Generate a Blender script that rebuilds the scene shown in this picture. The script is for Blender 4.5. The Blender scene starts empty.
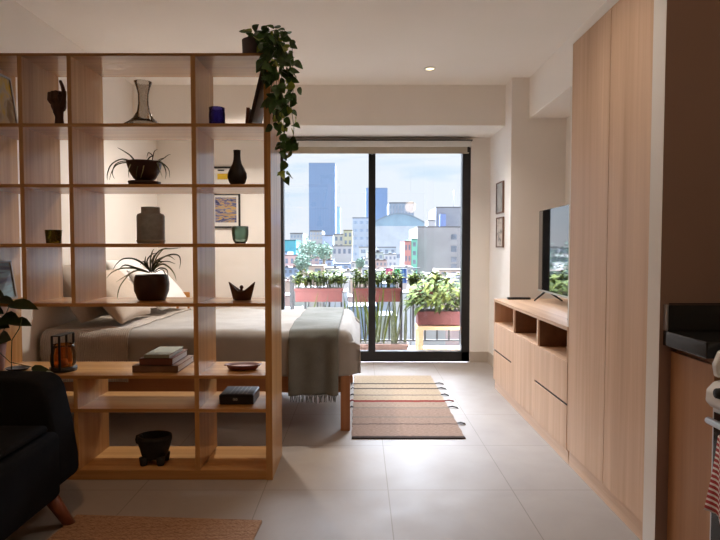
import bpy, bmesh, math, random
from mathutils import Vector, Matrix, noise
random.seed(7)
sc = bpy.context.scene
COL = sc.collection
PI = math.pi
R = random.uniform

# ------------------------------------------------------------------ camera
F = 550.0; CX = 360.0; CY = 270.0; HOR = 247.5; H = 1.2
TH = math.atan((CY-HOR)/F)
cam_d = bpy.data.cameras.new('camera'); cam = bpy.data.objects.new('camera', cam_d); COL.objects.link(cam)
cam.location = (0, 0, H); cam.rotation_euler = (PI/2-TH, 0, 0)
cam_d.sensor_width = 36; cam_d.lens = F/720*36; cam_d.clip_end = 3000
sc.camera = cam

def ray(u, v):
    a = (u-CX)/F; b = (CY-v)/F
    return Vector((a, math.cos(TH)+b*math.sin(TH), -math.sin(TH)+b*math.cos(TH)))
def PY(u, v, Y):
    d = ray(u, v); return Vector((0, 0, H))+d*(Y/d.y)
def PZ(u, v, Z):
    d = ray(u, v); return Vector((0, 0, H))+d*((Z-H)/d.z)
def PXp(u, v, X):
    d = ray(u, v); return Vector((0, 0, H))+d*(X/d.x)

# ------------------------------------------------------------------ materials
def new_mat(name):
    m = bpy.data.materials.new(name); m.use_nodes = True
    nt = m.node_tree; b = nt.nodes['Principled BSDF']
    return m, nt, b
def L(nt, a, b): nt.links.new(a, b)
def ramp(nt, fac, stops):
    r = nt.nodes.new('ShaderNodeValToRGB'); L(nt, fac, r.inputs['Fac'])
    els = r.color_ramp.elements
    while len(els) < len(stops): els.new(0.5)
    for e, (p, c) in zip(els, stops):
        e.position = p; e.color = (c[0], c[1], c[2], 1)
    return r.outputs['Color']
def coords(nt, scale=(1, 1, 1), rot=(0, 0, 0), loc=(0, 0, 0)):
    t = nt.nodes.new('ShaderNodeTexCoord'); mp = nt.nodes.new('ShaderNodeMapping')
    mp.inputs['Scale'].default_value = scale; mp.inputs['Rotation'].default_value = rot; mp.inputs['Location'].default_value = loc
    L(nt, t.outputs['Object'], mp.inputs['Vector']); return mp.outputs['Vector']
def noi(nt, vec, scale=5, detail=4, rough=0.5, dist=0):
    n = nt.nodes.new('ShaderNodeTexNoise'); n.inputs['Scale'].default_value = scale; n.inputs['Detail'].default_value = detail
    n.inputs['Roughness'].default_value = rough; n.inputs['Distortion'].default_value = dist
    L(nt, vec, n.inputs['Vector']); return n.outputs['Fac']
def bump(nt, b, h, strength=0.2, dist=0.01):
    n = nt.nodes.new('ShaderNodeBump'); n.inputs['Strength'].default_value = strength; n.inputs['Distance'].default_value = dist
    L(nt, h, n.inputs['Height']); L(nt, n.outputs['Normal'], b.inputs['Normal'])
def mul(c, k): return tuple(min(1, x*k) for x in c)
def plain(name, c, rough=0.6, var=0.12, scale=12, bmp=0.0, metal=0, spec=0.5, coat=0, bscale=None, trans=0):
    m, nt, b = new_mat(name)
    v = coords(nt); n = noi(nt, v, scale, 4)
    col = ramp(nt, n, [(0.3, mul(c, 1-var)), (0.7, mul(c, 1+var))]); L(nt, col, b.inputs['Base Color'])
    b.inputs['Roughness'].default_value = rough; b.inputs['Metallic'].default_value = metal
    b.inputs['Specular IOR Level'].default_value = spec; b.inputs['Coat Weight'].default_value = coat
    if bmp: bump(nt, b, noi(nt, v, bscale or scale*6, 3), bmp, 0.005)
    return m
def wood(name, dark, light, axis='Z', fine=60, along=1.6, rough=0.45, knots=True, spec=0.4):
    m, nt, b = new_mat(name)
    s = {'X': (along, fine, fine), 'Y': (fine, along, fine), 'Z': (fine, fine, along)}[axis]
    v = coords(nt, s); n1 = noi(nt, v, 1.0, 6, 0.6, 0.4)
    s2 = tuple(x*0.18 for x in s); v2 = coords(nt, s2, loc=(3, 1, 5)); n2 = noi(nt, v2, 1.0, 3, 0.5, 1.2)
    mx = nt.nodes.new('ShaderNodeMix'); mx.data_type = 'FLOAT'; mx.inputs[0].default_value = 0.5
    L(nt, n1, mx.inputs[2]); L(nt, n2, mx.inputs[3])
    col = ramp(nt, mx.outputs[0], [(0.32, dark), (0.66, light)])
    L(nt, col, b.inputs['Base Color']); b.inputs['Roughness'].default_value = rough
    b.inputs['Specular IOR Level'].default_value = spec
    bump(nt, b, n1, 0.08, 0.002)
    return m
def glassy(name, tint=(1, 1, 1), gloss=1.0, ior=1.45, density=0.0, rough=0.0, body=None):
    m = bpy.data.materials.new(name); m.use_nodes = True; nt = m.node_tree
    for n in list(nt.nodes): nt.nodes.remove(n)
    out = nt.nodes.new('ShaderNodeOutputMaterial'); mix = nt.nodes.new('ShaderNodeMixShader')
    tr = nt.nodes.new('ShaderNodeBsdfTransparent'); tr.inputs['Color'].default_value = (*tint, 1)
    gl = nt.nodes.new('ShaderNodeBsdfGlossy'); gl.inputs['Roughness'].default_value = rough
    gl.inputs['Color'].default_value = (gloss, gloss, gloss, 1)
    fr = nt.nodes.new('ShaderNodeFresnel'); fr.inputs['IOR'].default_value = ior
    L(nt, fr.outputs[0], mix.inputs[0])
    src = tr.outputs[0]
    if body:
        df = nt.nodes.new('ShaderNodeBsdfDiffuse'); df.inputs['Color'].default_value = (*body[0], 1)
        m2 = nt.nodes.new('ShaderNodeMixShader'); m2.inputs[0].default_value = body[1]
        L(nt, tr.outputs[0], m2.inputs[1]); L(nt, df.outputs[0], m2.inputs[2]); src = m2.outputs[0]
    L(nt, src, mix.inputs[1]); L(nt, gl.outputs[0], mix.inputs[2]); L(nt, mix.outputs[0], out.inputs['Surface'])
    return m
def emis(name, c, s):
    m, nt, b = new_mat(name); b.inputs['Base Color'].default_value = (*c, 1)
    b.inputs['Emission Color'].default_value = (*c, 1); b.inputs['Emission Strength'].default_value = s; return m
def fabric(name, c1, c2, scale=400, bmp=0.25, rough=0.95, rib=None):
    m, nt, b = new_mat(name); v = coords(nt)
    n = noi(nt, v, scale, 2); n2 = noi(nt, v, 6, 3)
    mx = nt.nodes.new('ShaderNodeMix'); mx.data_type = 'FLOAT'; mx.inputs[0].default_value = 0.5
    L(nt, n, mx.inputs[2]); L(nt, n2, mx.inputs[3])
    L(nt, ramp(nt, mx.outputs[0], [(0.35, c1), (0.65, c2)]), b.inputs['Base Color'])
    b.inputs['Roughness'].default_value = rough; b.inputs['Specular IOR Level'].default_value = 0.15
    b.inputs['Sheen Weight'].default_value = 0.15
    if rib:
        w = nt.nodes.new('ShaderNodeTexWave'); w.bands_direction = rib[0]; w.inputs['Scale'].default_value = rib[1]
        w.inputs['Distortion'].default_value = rib[2]; L(nt, v, w.inputs['Vector']); bump(nt, b, w.outputs['Fac'], 0.5, 0.006)
    else: bump(nt, b, n, bmp, 0.003)
    return m

M = {}
M['wall'] = plain('wall_paint', (0.87, 0.825, 0.77), 0.85, 0.015, 3, 0.04, spec=0.2, bscale=90)
M['ceil'] = plain('ceiling_paint', (0.89, 0.85, 0.80), 0.9, 0.012, 2, 0.02, spec=0.15, bscale=60)
M['base'] = plain('baseboard_tile', (0.50, 0.43, 0.36), 0.45, 0.06, 6)
M['oak_z'] = wood('pale_oak_vertical', (0.56, 0.345, 0.21), (0.75, 0.52, 0.355), 'Z', 34, 1.1, 0.5)
M['oak_y'] = wood('pale_oak_long', (0.56, 0.345, 0.21), (0.75, 0.52, 0.355), 'Y', 34, 1.1, 0.4)
M['niche'] = wood('niche_shade_wood', (0.15, 0.065, 0.028), (0.22, 0.105, 0.05), 'Y', 34, 1.1, 0.55)  # dark tone carries the shade inside niches and behind gaps
M['shelf_z'] = wood('honey_wood_vertical', (0.36, 0.155, 0.04), (0.60, 0.335, 0.12), 'Z', 40, 1.0, 0.45, spec=0.25)
M['shelf_x'] = wood('honey_wood_long', (0.36, 0.155, 0.04), (0.60, 0.335, 0.12), 'X', 40, 1.0, 0.45, spec=0.25)
for k_ in ('shelf_z', 'shelf_x'):
    b_ = M[k_].node_tree.nodes['Principled BSDF']; b_.inputs['Coat Weight'].default_value = 0.55; b_.inputs['Coat Roughness'].default_value = 0.13; b_.inputs['Coat IOR'].default_value = 1.52
M['bedwood'] = wood('reddish_bed_wood', (0.28, 0.11, 0.045), (0.42, 0.19, 0.08), 'X', 40, 1.0, 0.4)
M['bedwood_z'] = wood('reddish_bed_wood_upright', (0.30, 0.125, 0.05), (0.46, 0.21, 0.09), 'Z', 40, 1.0, 0.4)
M['black'] = plain('black_metal', (0.012, 0.012, 0.013), 0.4, 0.1, 20)
M['blackm'] = plain('black_matte', (0.012, 0.011, 0.011), 0.7, 0.2, 20, 0.1)
M['glass'] = glassy('door_glass')
M['white'] = plain('white_enamel', (0.8, 0.8, 0.79), 0.25, 0.01, 4)
M['silver'] = plain('brushed_silver', (0.6, 0.6, 0.6), 0.3, 0.03, 30, metal=0.9)
M['slot'] = plain('dark_slot', (0.03, 0.015, 0.01), 0.7, 0.1, 20)

# floor tiles
def tile_mat():
    m, nt, b = new_mat('porcelain_floor_tiles')
    v = coords(nt, (1/0.615, 1/0.615, 1), loc=(-0.139/0.615, -2.677/0.615, 0))
    br = nt.nodes.new('ShaderNodeTexBrick'); br.offset = 0; br.squash = 1
    br.inputs['Scale'].default_value = 1; br.inputs['Brick Width'].default_value = 1; br.inputs['Row Height'].default_value = 1
    br.inputs['Mortar Size'].default_value = 0.004; br.inputs['Mortar Smooth'].default_value = 0.1
    L(nt, v, br.inputs['Vector'])
    n = noi(nt, coords(nt), 2.2, 6, 0.6, 0.5)
    c = ramp(nt, n, [(0.3, (0.29, 0.25, 0.22)), (0.7, (0.34, 0.297, 0.26))])
    L(nt, c, br.inputs['Color1']); L(nt, c, br.inputs['Color2']); br.inputs['Mortar'].default_value = (0.215, 0.178, 0.15, 1)
    L(nt, br.outputs['Color'], b.inputs['Base Color'])
    b.inputs['Specular IOR Level'].default_value = 0.22
    L(nt, ramp(nt, noi(nt, coords(nt), 5, 4), [(0.3, (0.46,)*3), (0.7, (0.56,)*3)]), b.inputs['Roughness'])
    inv = nt.nodes.new('ShaderNodeMath'); inv.operation = 'SUBTRACT'; inv.inputs[0].default_value = 1
    L(nt, br.outputs['Fac'], inv.inputs[1]); bump(nt, b, inv.outputs[0], 0.3, 0.002)
    return m
M['tile'] = tile_mat()

# ------------------------------------------------------------------ geometry helpers
class MB:
    def __init__(s): s.bm = bmesh.new()
    def _mi(s, faces, mi):
        for f in faces: f.material_index = mi
    def box(s, x0, x1, y0, y1, z0, z1, bev=0, mi=0, rot=None, piv=None):
        bm = bmesh.new()
        bmesh.ops.create_cube(bm, size=1)
        for v in bm.verts:
            v.co = Vector(((x0+x1)/2+v.co.x*(x1-x0), (y0+y1)/2+v.co.y*(y1-y0), (z0+z1)/2+v.co.z*(z1-z0)))
        if bev: bmesh.ops.bevel(bm, geom=bm.edges[:], offset=bev, segments=2, affect='EDGES', profile=0.6)
        if rot is not None:
            p = Vector(piv) if piv is not None else Vector(((x0+x1)/2, (y0+y1)/2, (z0+z1)/2))
            for v in bm.verts: v.co = rot @ (v.co-p)+p
        s.join(bm, mi); return s
    def join(s, bm, mi=0):
        mp = {}
        for v in bm.verts: mp[v] = s.bm.verts.new(v.co)
        for f in bm.faces:
            try: g = s.bm.faces.new([mp[v] for v in f.verts]); g.material_index = mi; g.smooth = f.smooth
            except ValueError: pass
        bm.free()
    def lathe(s, x, y, z, prof, seg=28, mi=0, sx=1, sy=1, smooth=True, rot=None):
        rings = []
        for r, h in prof:
            if r < 1e-6:
                p = Vector((0, 0, h)); ring = [p]
            else:
                ring = [Vector((r*sx*math.cos(2*PI*i/seg), r*sy*math.sin(2*PI*i/seg), h)) for i in range(seg)]
            if rot is not None: ring = [rot @ p for p in ring]
            rings.append([s.bm.verts.new(p+Vector((x, y, z))) for p in ring])
        for a, b in zip(rings, rings[1:]):
            n = max(len(a), len(b))
            for i in range(n):
                j = (i+1) % n
                if len(a) == 1 and len(b) == 1: continue
                if len(a) == 1: vs = [a[0], b[j], b[i]][::-1]
                elif len(b) == 1: vs = [a[i], a[j], b[0]]
                else: vs = [a[i], a[j], b[j], b[i]]
                try: f = s.bm.faces.new(vs); f.smooth = smooth; f.material_index = mi
                except ValueError: pass
        return s
    def tube(s, pts, r, seg=8, mi=0, cap=True, flat=1.0):
        pts = [Vector(p) for p in pts]; n = len(pts)
        rs = r if isinstance(r, (list, tuple)) else [r]*n
        rings = []; up = None
        for i, p in enumerate(pts):
            t = (pts[min(i+1, n-1)]-pts[max(i-1, 0)]).normalized()
            if up is None:
                up = Vector((0, 0, 1)) if abs(t.z) < 0.9 else Vector((1, 0, 0))
            a = t.cross(up)
            if a.length < 1e-5: a = t.orthogonal()
            a.normalize(); b = a.cross(t).normalized(); up = b
            rings.append([s.bm.verts.new(p+a*math.cos(2*PI*k/seg)*rs[i]+b*math.sin(2*PI*k/seg)*rs[i]*flat) for k in range(seg)])
        for a, b in zip(rings, rings[1:]):
            for k in range(seg):
                j = (k+1) % seg
                f = s.bm.faces.new([a[k], a[j], b[j], b[k]]); f.smooth = True; f.material_index = mi
        if cap:
            for rg in (rings[0][::-1], rings[-1]):
                f = s.bm.faces.new(rg); f.material_index = mi
        return s
    def quad(s, *p, mi=0, smooth=False):
        f = s.bm.faces.new([s.bm.verts.new(Vector(q)) for q in p]); f.material_index = mi; f.smooth = smooth; return s
    def prism(s, pts, y0, y1, mi=0, axis='Y'):
        # polygon in the X-Z plane extruded along Y (or given axis)
        def mk(p, q):
            return Vector((p[0], q, p[1])) if axis == 'Y' else Vector((q, p[0], p[1])) if axis == 'X' else Vector((p[0], p[1], q))
        a = [s.bm.verts.new(mk(p, y0)) for p in pts]; b = [s.bm.verts.new(mk(p, y1)) for p in pts]
        n = len(pts); fs = [s.bm.faces.new(a), s.bm.faces.new(b[::-1])]
        for i in range(n):
            j = (i+1) % n; fs.append(s.bm.faces.new([a[i], b[i], b[j], a[j]]))
        s._mi(fs, mi); return s
    def leaf(s, base, d, nrm, ln, wd, mi=0, fold=0.25, droop=0.2, heart=True):
        d = Vector(d).normalized(); nrm = Vector(nrm); side = d.cross(nrm)
        if side.length < 1e-4: side = d.orthogonal()
        side.normalize(); n = side.cross(d).normalized()
        prof = [(0, 0.0), (0.06, 0.62), (0.25, 1.0), (0.5, 0.88), (0.78, 0.45), (1, 0)] if heart else [(0, 0), (0.15, 0.45), (0.4, 1), (0.65, 0.85), (0.85, 0.4), (1, 0)]
        mid = []; lf = []; rt = []
        base = Vector(base)
        for t, w in prof:
            c = base+d*ln*t-n*(droop*ln*t*t)
            mid.append(s.bm.verts.new(c))
            if 0 < t < 1:
                lf.append(s.bm.verts.new(c+side*wd*0.5*w+n*wd*fold*w*0.5)); rt.append(s.bm.verts.new(c-side*wd*0.5*w+n*wd*fold*w*0.5))
        k = len(prof)
        for arr, fl in ((lf, 0), (rt, 1)):
            for i in range(k-1):
                if i == 0: vs = [mid[0], arr[0], mid[1]]
                elif i == k-2: vs = [mid[i], arr[i-1], mid[i+1]]
                else: vs = [mid[i], arr[i-1], arr[i], mid[i+1]]
                if fl: vs = vs[::-1]
                f = s.bm.faces.new(vs); f.smooth = True; f.material_index = mi
        return s
    def blade(s, pts, w, mi=0, nrm=(0, -1, 0.3), fold=0.3):
        pts = [Vector(p) for p in pts]; n = len(pts); rows = []
        for i, p in enumerate(pts):
            t = (pts[min(i+1, n-1)]-pts[max(i-1, 0)]).normalized()
            sd = t.cross(Vector(nrm)); sd = sd.normalized() if sd.length > 1e-4 else t.orthogonal().normalized()
            u = i/(n-1); ww = w*(1-u**2.5)*min(1, 0.5+u*3)*0.5+0.0003
            nn = sd.cross(t)
            rows.append([s.bm.verts.new(p-sd*ww+nn*ww*fold), s.bm.verts.new(p), s.bm.verts.new(p+sd*ww+nn*ww*fold)])
        for a, b in zip(rows, rows[1:]):
            for k in (0, 1):
                f = s.bm.faces.new([a[k], a[k+1], b[k+1], b[k]]); f.smooth = True; f.material_index = mi
        return s
    def build(s, name, mat, parent=None, origin=None, kind=None):
        org = Vector((0, 0, 0))
        if parent is not None:
            p = parent
            while p is not None: org += Vector(p.location); p = p.parent
        off = Vector(origin) if origin is not None else Vector((0, 0, 0))
        if parent is None: base = off
        else: base = org+off*0
        bmesh.ops.recalc_face_normals(s.bm, faces=[f for f in s.bm.faces if len(f.verts) > 2]) if not getattr(s, 'norecalc', False) else None
        for v in s.bm.verts: v.co -= base
        me = bpy.data.meshes.new(name); s.bm.to_mesh(me); s.bm.free()
        for m in (mat if isinstance(mat, (list, tuple)) else [mat]): me.materials.append(m)
        o = bpy.data.objects.new(name, me); COL.objects.link(o)
        if parent is not None: o.parent = parent
        else: o.location = base
        if kind: o['kind'] = kind
        return o
def tag(o, label=None, cat=None, group=None, kind=None):
    if label: o['label'] = label
    if cat: o['category'] = cat
    if group: o['group'] = group
    if kind: o['kind'] = kind
    return o
def thing(name, label, cat, loc, group=None, kind=None):
    o = bpy.data.objects.new(name, None); COL.objects.link(o); o.location = loc
    o.empty_display_size = 0.1
    return tag(o, label, cat, group, kind)
def copy_tree(o, parent=None):
    c = o.copy(); COL.objects.link(c); c.parent = parent
    for ch in list(o.children): copy_tree(ch, c)
    return c
def mod(o, typ, **kw):
    m = o.modifiers.new(typ.lower(), typ)
    for k, v in kw.items(): setattr(m, k, v)
    return m
def smooth(o):
    for p in o.data.polygons: p.use_smooth = True
    return o

# ------------------------------------------------------------------ room dimensions
XL, XR = -2.10, 1.83
YN, YD = -3.6, 5.72          # wall behind the camera, wall of the sliding door
YB = 5.147                    # face of the ceiling beam
YC = 4.93; XC = 1.345        # column beside the door
ZC = 2.70
DX0, DX1, DZ = PY(280, 250, YD).x, PY(470.5, 250, YD).x, PY(400, 142, YD).z
ZBEAM = PY(400, 125.5, YB).z

MB().box(XL, XR, YN, YD, -0.12, 0).build('floor', M['tile'], kind='structure')
MB().box(XL-0.1, XR+0.1, YN-0.1, YD+0.15, ZC, ZC+0.12).build('ceiling', M['ceil'], kind='structure')
MB().box(XL-0.1, XL, YN, YD+0.15, -0.12, ZC).build('wall_left', M['wall'], kind='structure')
MB().box(XR, XR+0.1, YN, YD+0.15, -0.12, ZC).build('wall_right', M['wall'], kind='structure')
MB().box(XL, XR, YN-0.1, YN, -0.12, ZC).build('wall_near', M['shelf_z'], kind='structure')
w = MB(); w.box(XL, DX0, YD, YD+0.15, -0.12, ZC); w.box(DX1, XR, YD, YD+0.15, -0.12, ZC); w.box(DX0, DX1, YD, YD+0.15, DZ, ZC)
w.build('wall_far', M['wall'], kind='structure')
MB().box(XL, XC, YB, YD, ZBEAM, ZC).build('trim_1', M['wall'], kind='structure')
MB().box(XC, XR, YC, YD, 0, ZC).build('wall_column', M['wall'], kind='structure')
XS = 1.50; ZS = 2.345
MB().box(XS, XR, 2.11, YC, ZS, ZC).build('trim_2', M['ceil'], kind='structure')
MB().box(1.105, XR, 2.02, 2.107, 0, ZC).build('wall_partition', M['wall'], kind='structure')
MB().box(1.106, XR, 2.0195, 2.0199, 0, ZC).build('partition_shade_sheet', plain('shade_brown', (0.36, 0.24, 0.19), 0.8, 0.02, 3), kind='structure')  # thin brown sheet: shade put into the colour of the partition's kitchen side
MB().box(DX1, XC, YD-0.012, YD, 0, 0.112, 0.002).build('baseboard_far', M['base'], kind='structure')
MB().box(XC-0.012, XC, YC, YD-0.012, 0, 0.112, 0.002).build('baseboard_column', M['base'], kind='structure')
MB().box(XL, DX0, YD-0.012, YD, 0, 0.112, 0.002).build('baseboard_far', M['base'], kind='structure')
MB().box(XL, XL+0.012, 2.9+0.35, YD-0.012, 0, 0.112, 0.002).build('baseboard_left', M['base'], kind='structure')

# ------------------------------------------------------------------ sliding door
d = thing('door_1', None, None, (DX0, YD, 0), kind='structure')
y0, y1 = YD+0.02, YD+0.12
zs = PY(400, 351.7, YD+0.02).z
f = MB(); f.box(DX0, DX0+0.035, y0, y1, 0, DZ, 0.003); f.box(DX1-0.085, DX1, y0, y1, 0, DZ, 0.003); f.box(DX0, DX1, y0, y1, DZ-0.03, DZ, 0.003)
f.box(DX0, DX1, y0, y1, 0, zs, 0.004)
f.build('frame', M['black'], d)
mx0, mx1 = PY(368.5, 250, y0).x, PY(375.5, 250, y0).x
f = MB(); f.box(mx0, mx1, y0+0.005, y1-0.02, zs, DZ-0.03, 0.003); f.build('meeting_stile', M['black'], d)
f = MB(); f.box(mx0+0.012, mx0+0.03, y0-0.012, y0+0.006, 0.95, 1.15, 0.003); f.build('handle', M['black'], d)
MB().box(DX0+0.035, mx0, y0+0.05, y0+0.056, zs, DZ-0.03).build('glass_pane', M['glass'], d)
MB().box(mx1, DX1-0.085, y0+0.02, y0+0.026, zs, DZ-0.03).build('glass_pane', M['glass'], d)

# roller blind under the lintel, rolled up
M['blindcase'] = plain('blind_cassette_grey', (0.74, 0.73, 0.70), 0.5, 0.02, 10)
M['blindfab'] = fabric('blind_fabric_beige', (0.42, 0.36, 0.28), (0.50, 0.44, 0.35), 500)
bz1 = DZ-0.002; bl = thing('roller_blind', 'rolled up beige roller blind in a pale cassette above the sliding door', 'blind', ((DX0+DX1)/2, YD-0.05, bz1-0.13))
MB().box(DX0+0.03, DX1-0.015, YD-0.085, YD-0.005, bz1-0.062, bz1, 0.006).build('cassette', M['blindcase'], bl)
MB().box(DX0+0.02, DX1-0.005, YD-0.09, YD-0.003, bz1+0.0005, bz1+0.010).build('mounting_track', M['black'], bl)
pf = [(0.0, 0), (0.028, 0), (0.028, DX1-DX0-0.09), (0, DX1-DX0-0.09)]
MB().lathe(DX0+0.05, YD-0.04, bz1-0.093, pf, 20, rot=Matrix.Rotation(PI/2, 3, 'Y')).build('fabric_roll', M['blindfab'], bl)
MB().box(DX0+0.05, DX1-0.04, YD-0.072, YD-0.06, bz1-0.128, bz1-0.06, 0.003).build('bottom_bar', M['blindfab'], bl)
MB().box(DX1-0.055, DX1-0.03, YD-0.08, YD-0.01, bz1-0.115, bz1-0.06, 0.003).build('end_bracket', M['black'], bl)

# ------------------------------------------------------------------ recessed ceiling spotlight (lit), then added unseen ones for fill light
lp = PZ(430, 68.5, ZC)
def downlight(x, y, power, label, size=1.95, col=(1, 0.90, 0.80)):
    lp = Vector((x, y, ZC))
    dl = thing('recessed_spotlight', label, 'ceiling light', (lp.x, lp.y, ZC), 'recessed ceiling spotlights')
    MB().lathe(lp.x, lp.y, ZC-0.008, [(0.036, 0.0075), (0.036, 0.003), (0.04, 0), (0.052, 0.002), (0.054, 0.0075)], 32).build('trim_ring', M['blindcase'], dl)
    MB().lathe(lp.x, lp.y, ZC-0.004, [(0, 0), (0.03, 0), (0.034, 0.003), (0, 0.0035)], 24).build('bulb', M['bulb'], dl)
    sd = bpy.data.lights.new('spot_lamp', 'SPOT'); sd.energy = power; sd.spot_size = size; sd.spot_blend = 1.0; sd.color = col; sd.shadow_soft_size = 0.04
    so = bpy.data.objects.new('spot_lamp', sd); COL.objects.link(so); so.location = (lp.x, lp.y, ZC-0.02); sd.specular_factor = 0
M['bulb'] = emis('warm_bulb', (1, 0.80, 0.46), 0.9)
downlight(lp.x, lp.y, 34, 'small lit round recessed spotlight in the ceiling near the beam')
downlight(-1.05, 4.52, 60, 'added unseen fill spotlight in the ceiling over the bed', 2.5)  # added out of view to brighten the bedroom walls
downlight(-0.95, 1.45, 12, 'added unseen amber fill spotlight over the lounge corner', 2.2, (1, 0.55, 0.24))  # added out of view to warm the foreground floor
downlight(0.585, 2.35, 10, 'added unseen fill spotlight in the ceiling before the wardrobe', 2.2)  # added out of view to brighten the wardrobe and ceiling
# made-up pendant lamp out of view, added as fill light
def globe(x, y, z, w_, c):
    t = thing('fill_pendant', 'added pendant fill lamp hanging out of view', 'ceiling light', (x, y, ZC), 'added fill lamps')
    MB().tube([(x, y, ZC), (x, y, z+0.13)], 0.004, 6).build('cord', M['black'], t)
    MB().lathe(x, y, z, [(0, 0.14), (0.03, 0.135), (0.03, 0.115), (0, 0.115)], 20).build('lamp_cap', M['black'], t)
    l = bpy.data.lights.new('fill_lamp', 'POINT'); l.energy = w_; l.color = c; l.shadow_soft_size = 0.11
    o = bpy.data.objects.new('fill_lamp', l); COL.objects.link(o); o.location = (x, y, z)
globe(1.0, 0.6, 2.0, 1.5, (1, 0.72, 0.48))

# ------------------------------------------------------------------ media console with niches
X0 = 1.14; ZT = 0.765; CY1 = 4.665; CY0 = 3.00; ZNB = 0.568
con = thing('media_console', 'long pale oak media console with three open niches and slotted drawers under the television', 'cabinet', (1.45, 3.86, 0))
CB = 1.80
MB().box(X0-0.002, CB, CY0, CY1, ZT-0.022, ZT, 0.0015).build('top_board', M['oak_y'], con)
yn = [PXp(513.7, 320, X0).y, PXp(537.4, 330, X0).y]
for y in (CY1-0.018, yn[0], yn[1], CY0):
    t = 0.012 if y != CY0 else 0.01
    MB().box(X0, CB-0.02, y-t if y not in (CY0,) else y, y+t if y != CY1-0.018 else CY1, ZNB, ZT-0.022).build('upright_divider', M['oak_z'], con)
n = MB(); n.box(X0+0.008, CB-0.02, CY0+0.01, CY1-0.02, ZNB-0.018, ZNB-0.0005); n.build('niche_floor', M['oak_y'], con)
for yl in (CY1-0.0195, yn[0]-0.0135, yn[1]-0.0135): MB().box(X0+0.012, CB-0.331, yl, yl+0.001, ZNB, ZT-0.022).build('niche_shade_lining', M['niche'], con)  # thin dark sheets added as the shade on the niche sides
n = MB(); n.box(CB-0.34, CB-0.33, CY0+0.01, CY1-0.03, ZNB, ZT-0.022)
n.build('niche_back', M['niche'], con)  # back coloured dark for the shade in the niches
MB().box(X0+0.02, CB, CY0, CY1-0.002, 0.08, ZNB-0.019).build('carcass', M['niche'], con)  # coloured dark so the drawer gaps look shaded
MB().box(X0+0.012, CB, CY0, CY1-0.01, 0, 0.078).build('plinth', M['oak_y'], con)
ys = [CY1, PXp(511, 362, X0).y-0.002, PXp(534, 381, X0).y, CY0]
zsl = 0.332
for i in range(3):
    a, b = ys[i+1]+0.0012, ys[i]-0.0012
    if i == 1:
        MB().box(X0, X0+0.018, a, b, 0.082, ZNB, 0.0006).build('drawer_front', M['oak_z'], con)
        continue
    MB().box(X0, X0+0.018, a, b, zsl+0.008, ZNB, 0.0006).build('drawer_front', M['oak_z'], con)
    dr = MB().box(X0, X0+0.018, a, b, 0.082, zsl-0.008, 0.0006).build('drawer_front', M['oak_z'], con)
    MB().box(X0+0.006, X0+0.019, a+0.005, b-0.005, zsl-0.0085, zsl+0.0085).build('slot_handle', M['slot'], dr)

# ------------------------------------------------------------------ tall wardrobe
CZ = PXp(573, 44.3, X0).z; WY1, WY0 = 2.99, 2.108
ward = thing('built_in_wardrobe', 'tall pale oak built-in wardrobe with plain doors between console and white partition', 'wardrobe', (1.48, 2.55, 0))
MB().box(X0+0.02, XR-0.01, WY0, WY1, 0.088, CZ).build('carcass', M['niche'], ward)  # coloured dark so the seam between the doors looks shaded
MB().box(X0+0.012, XR-0.01, WY0, WY1, 0, 0.086).build('plinth', M['oak_y'], ward)
ysm = PXp(606.8, 260, X0).y
MB().box(X0, X0+0.019, ysm+0.0025, WY1, 0.09, CZ, 0.0006).build('door', M['oak_z'], ward)
MB().box(X0, X0+0.019, WY0, ysm-0.0025, 0.09, CZ, 0.0006).build('door', M['oak_z'], ward)
MB().box(X0, XR-0.01, WY0, WY1+0.02, CZ+0.001, CZ+0.02).build('white_top_edging', M['ceil'], ward)
MB().box(X0+0.001, XR-0.01, WY1+0.001, WY1+0.02, ZT+0.001, CZ).build('end_panel', M['ceil'], ward)

# ------------------------------------------------------------------ television, remote
XT = 1.45
ta, tb = PXp(536.5, 211, XT), PXp(536.5, 290.5, XT)
tz1, tz0, ty1 = ta.z, tb.z, ta.y; ty0 = ty1-(tz1-tz0)*1.72
tv = thing('television', 'large flat television on the oak console, mirroring the window', 'television', (XT+0.03, (ty0+ty1)/2, ZT+0.001))
M['screen'] = plain('television_screen', (0.004, 0.004, 0.005), 0.03, 0.02, 4, spec=1.0, coat=0.6)
M['screen'].node_tree.nodes['Principled BSDF'].inputs['IOR'].default_value = 1.9
M['bezel'] = plain('television_bezel_grey', (0.05, 0.05, 0.052), 0.35, 0.05, 20, metal=0.5)
MB().box(XT+0.004, XT+0.05, ty0, ty1, tz0, tz1, 0.004).build('housing', M['bezel'], tv)
MB().box(XT, XT+0.003, ty0+0.004, ty1-0.004, tz0+0.014, tz1-0.004).build('screen', M['screen'], tv)
MB().box(XT-0.001, XT+0.004, ty0, ty1, tz0-0.002, tz0+0.012, 0.0015).build('lower_rim', M['silver'], tv)
for yy in (ty1-0.14, ty0+0.16):
    s = MB(); ap = (XT+0.025, yy, tz0+0.01)
    for sx in (-0.10, 0.125): s.tube([ap, (XT+0.03+sx*0.3, yy, tz0-0.015), (XT+0.03+sx, yy+0.0, ZT+0.008)], [0.009, 0.009, 0.006], 8)
    s.build('foot', M['black'], tv)
tv.rotation_euler = (0, 0, math.radians(-2.2))
rp = PZ(516, 298, ZT+0.008)
rm = MB().box(rp.x-0.085, rp.x+0.105, 4.575, 4.615, ZT+0.001, ZT+0.019, 0.005).build('remote_control', M['black'], origin=(rp.x, 4.595, ZT+0.001))
tag(rm, 'black remote control lying at the far end of the oak console', 'remote control')
vz = PZ(567.3, 321.5, ZT)
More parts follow.
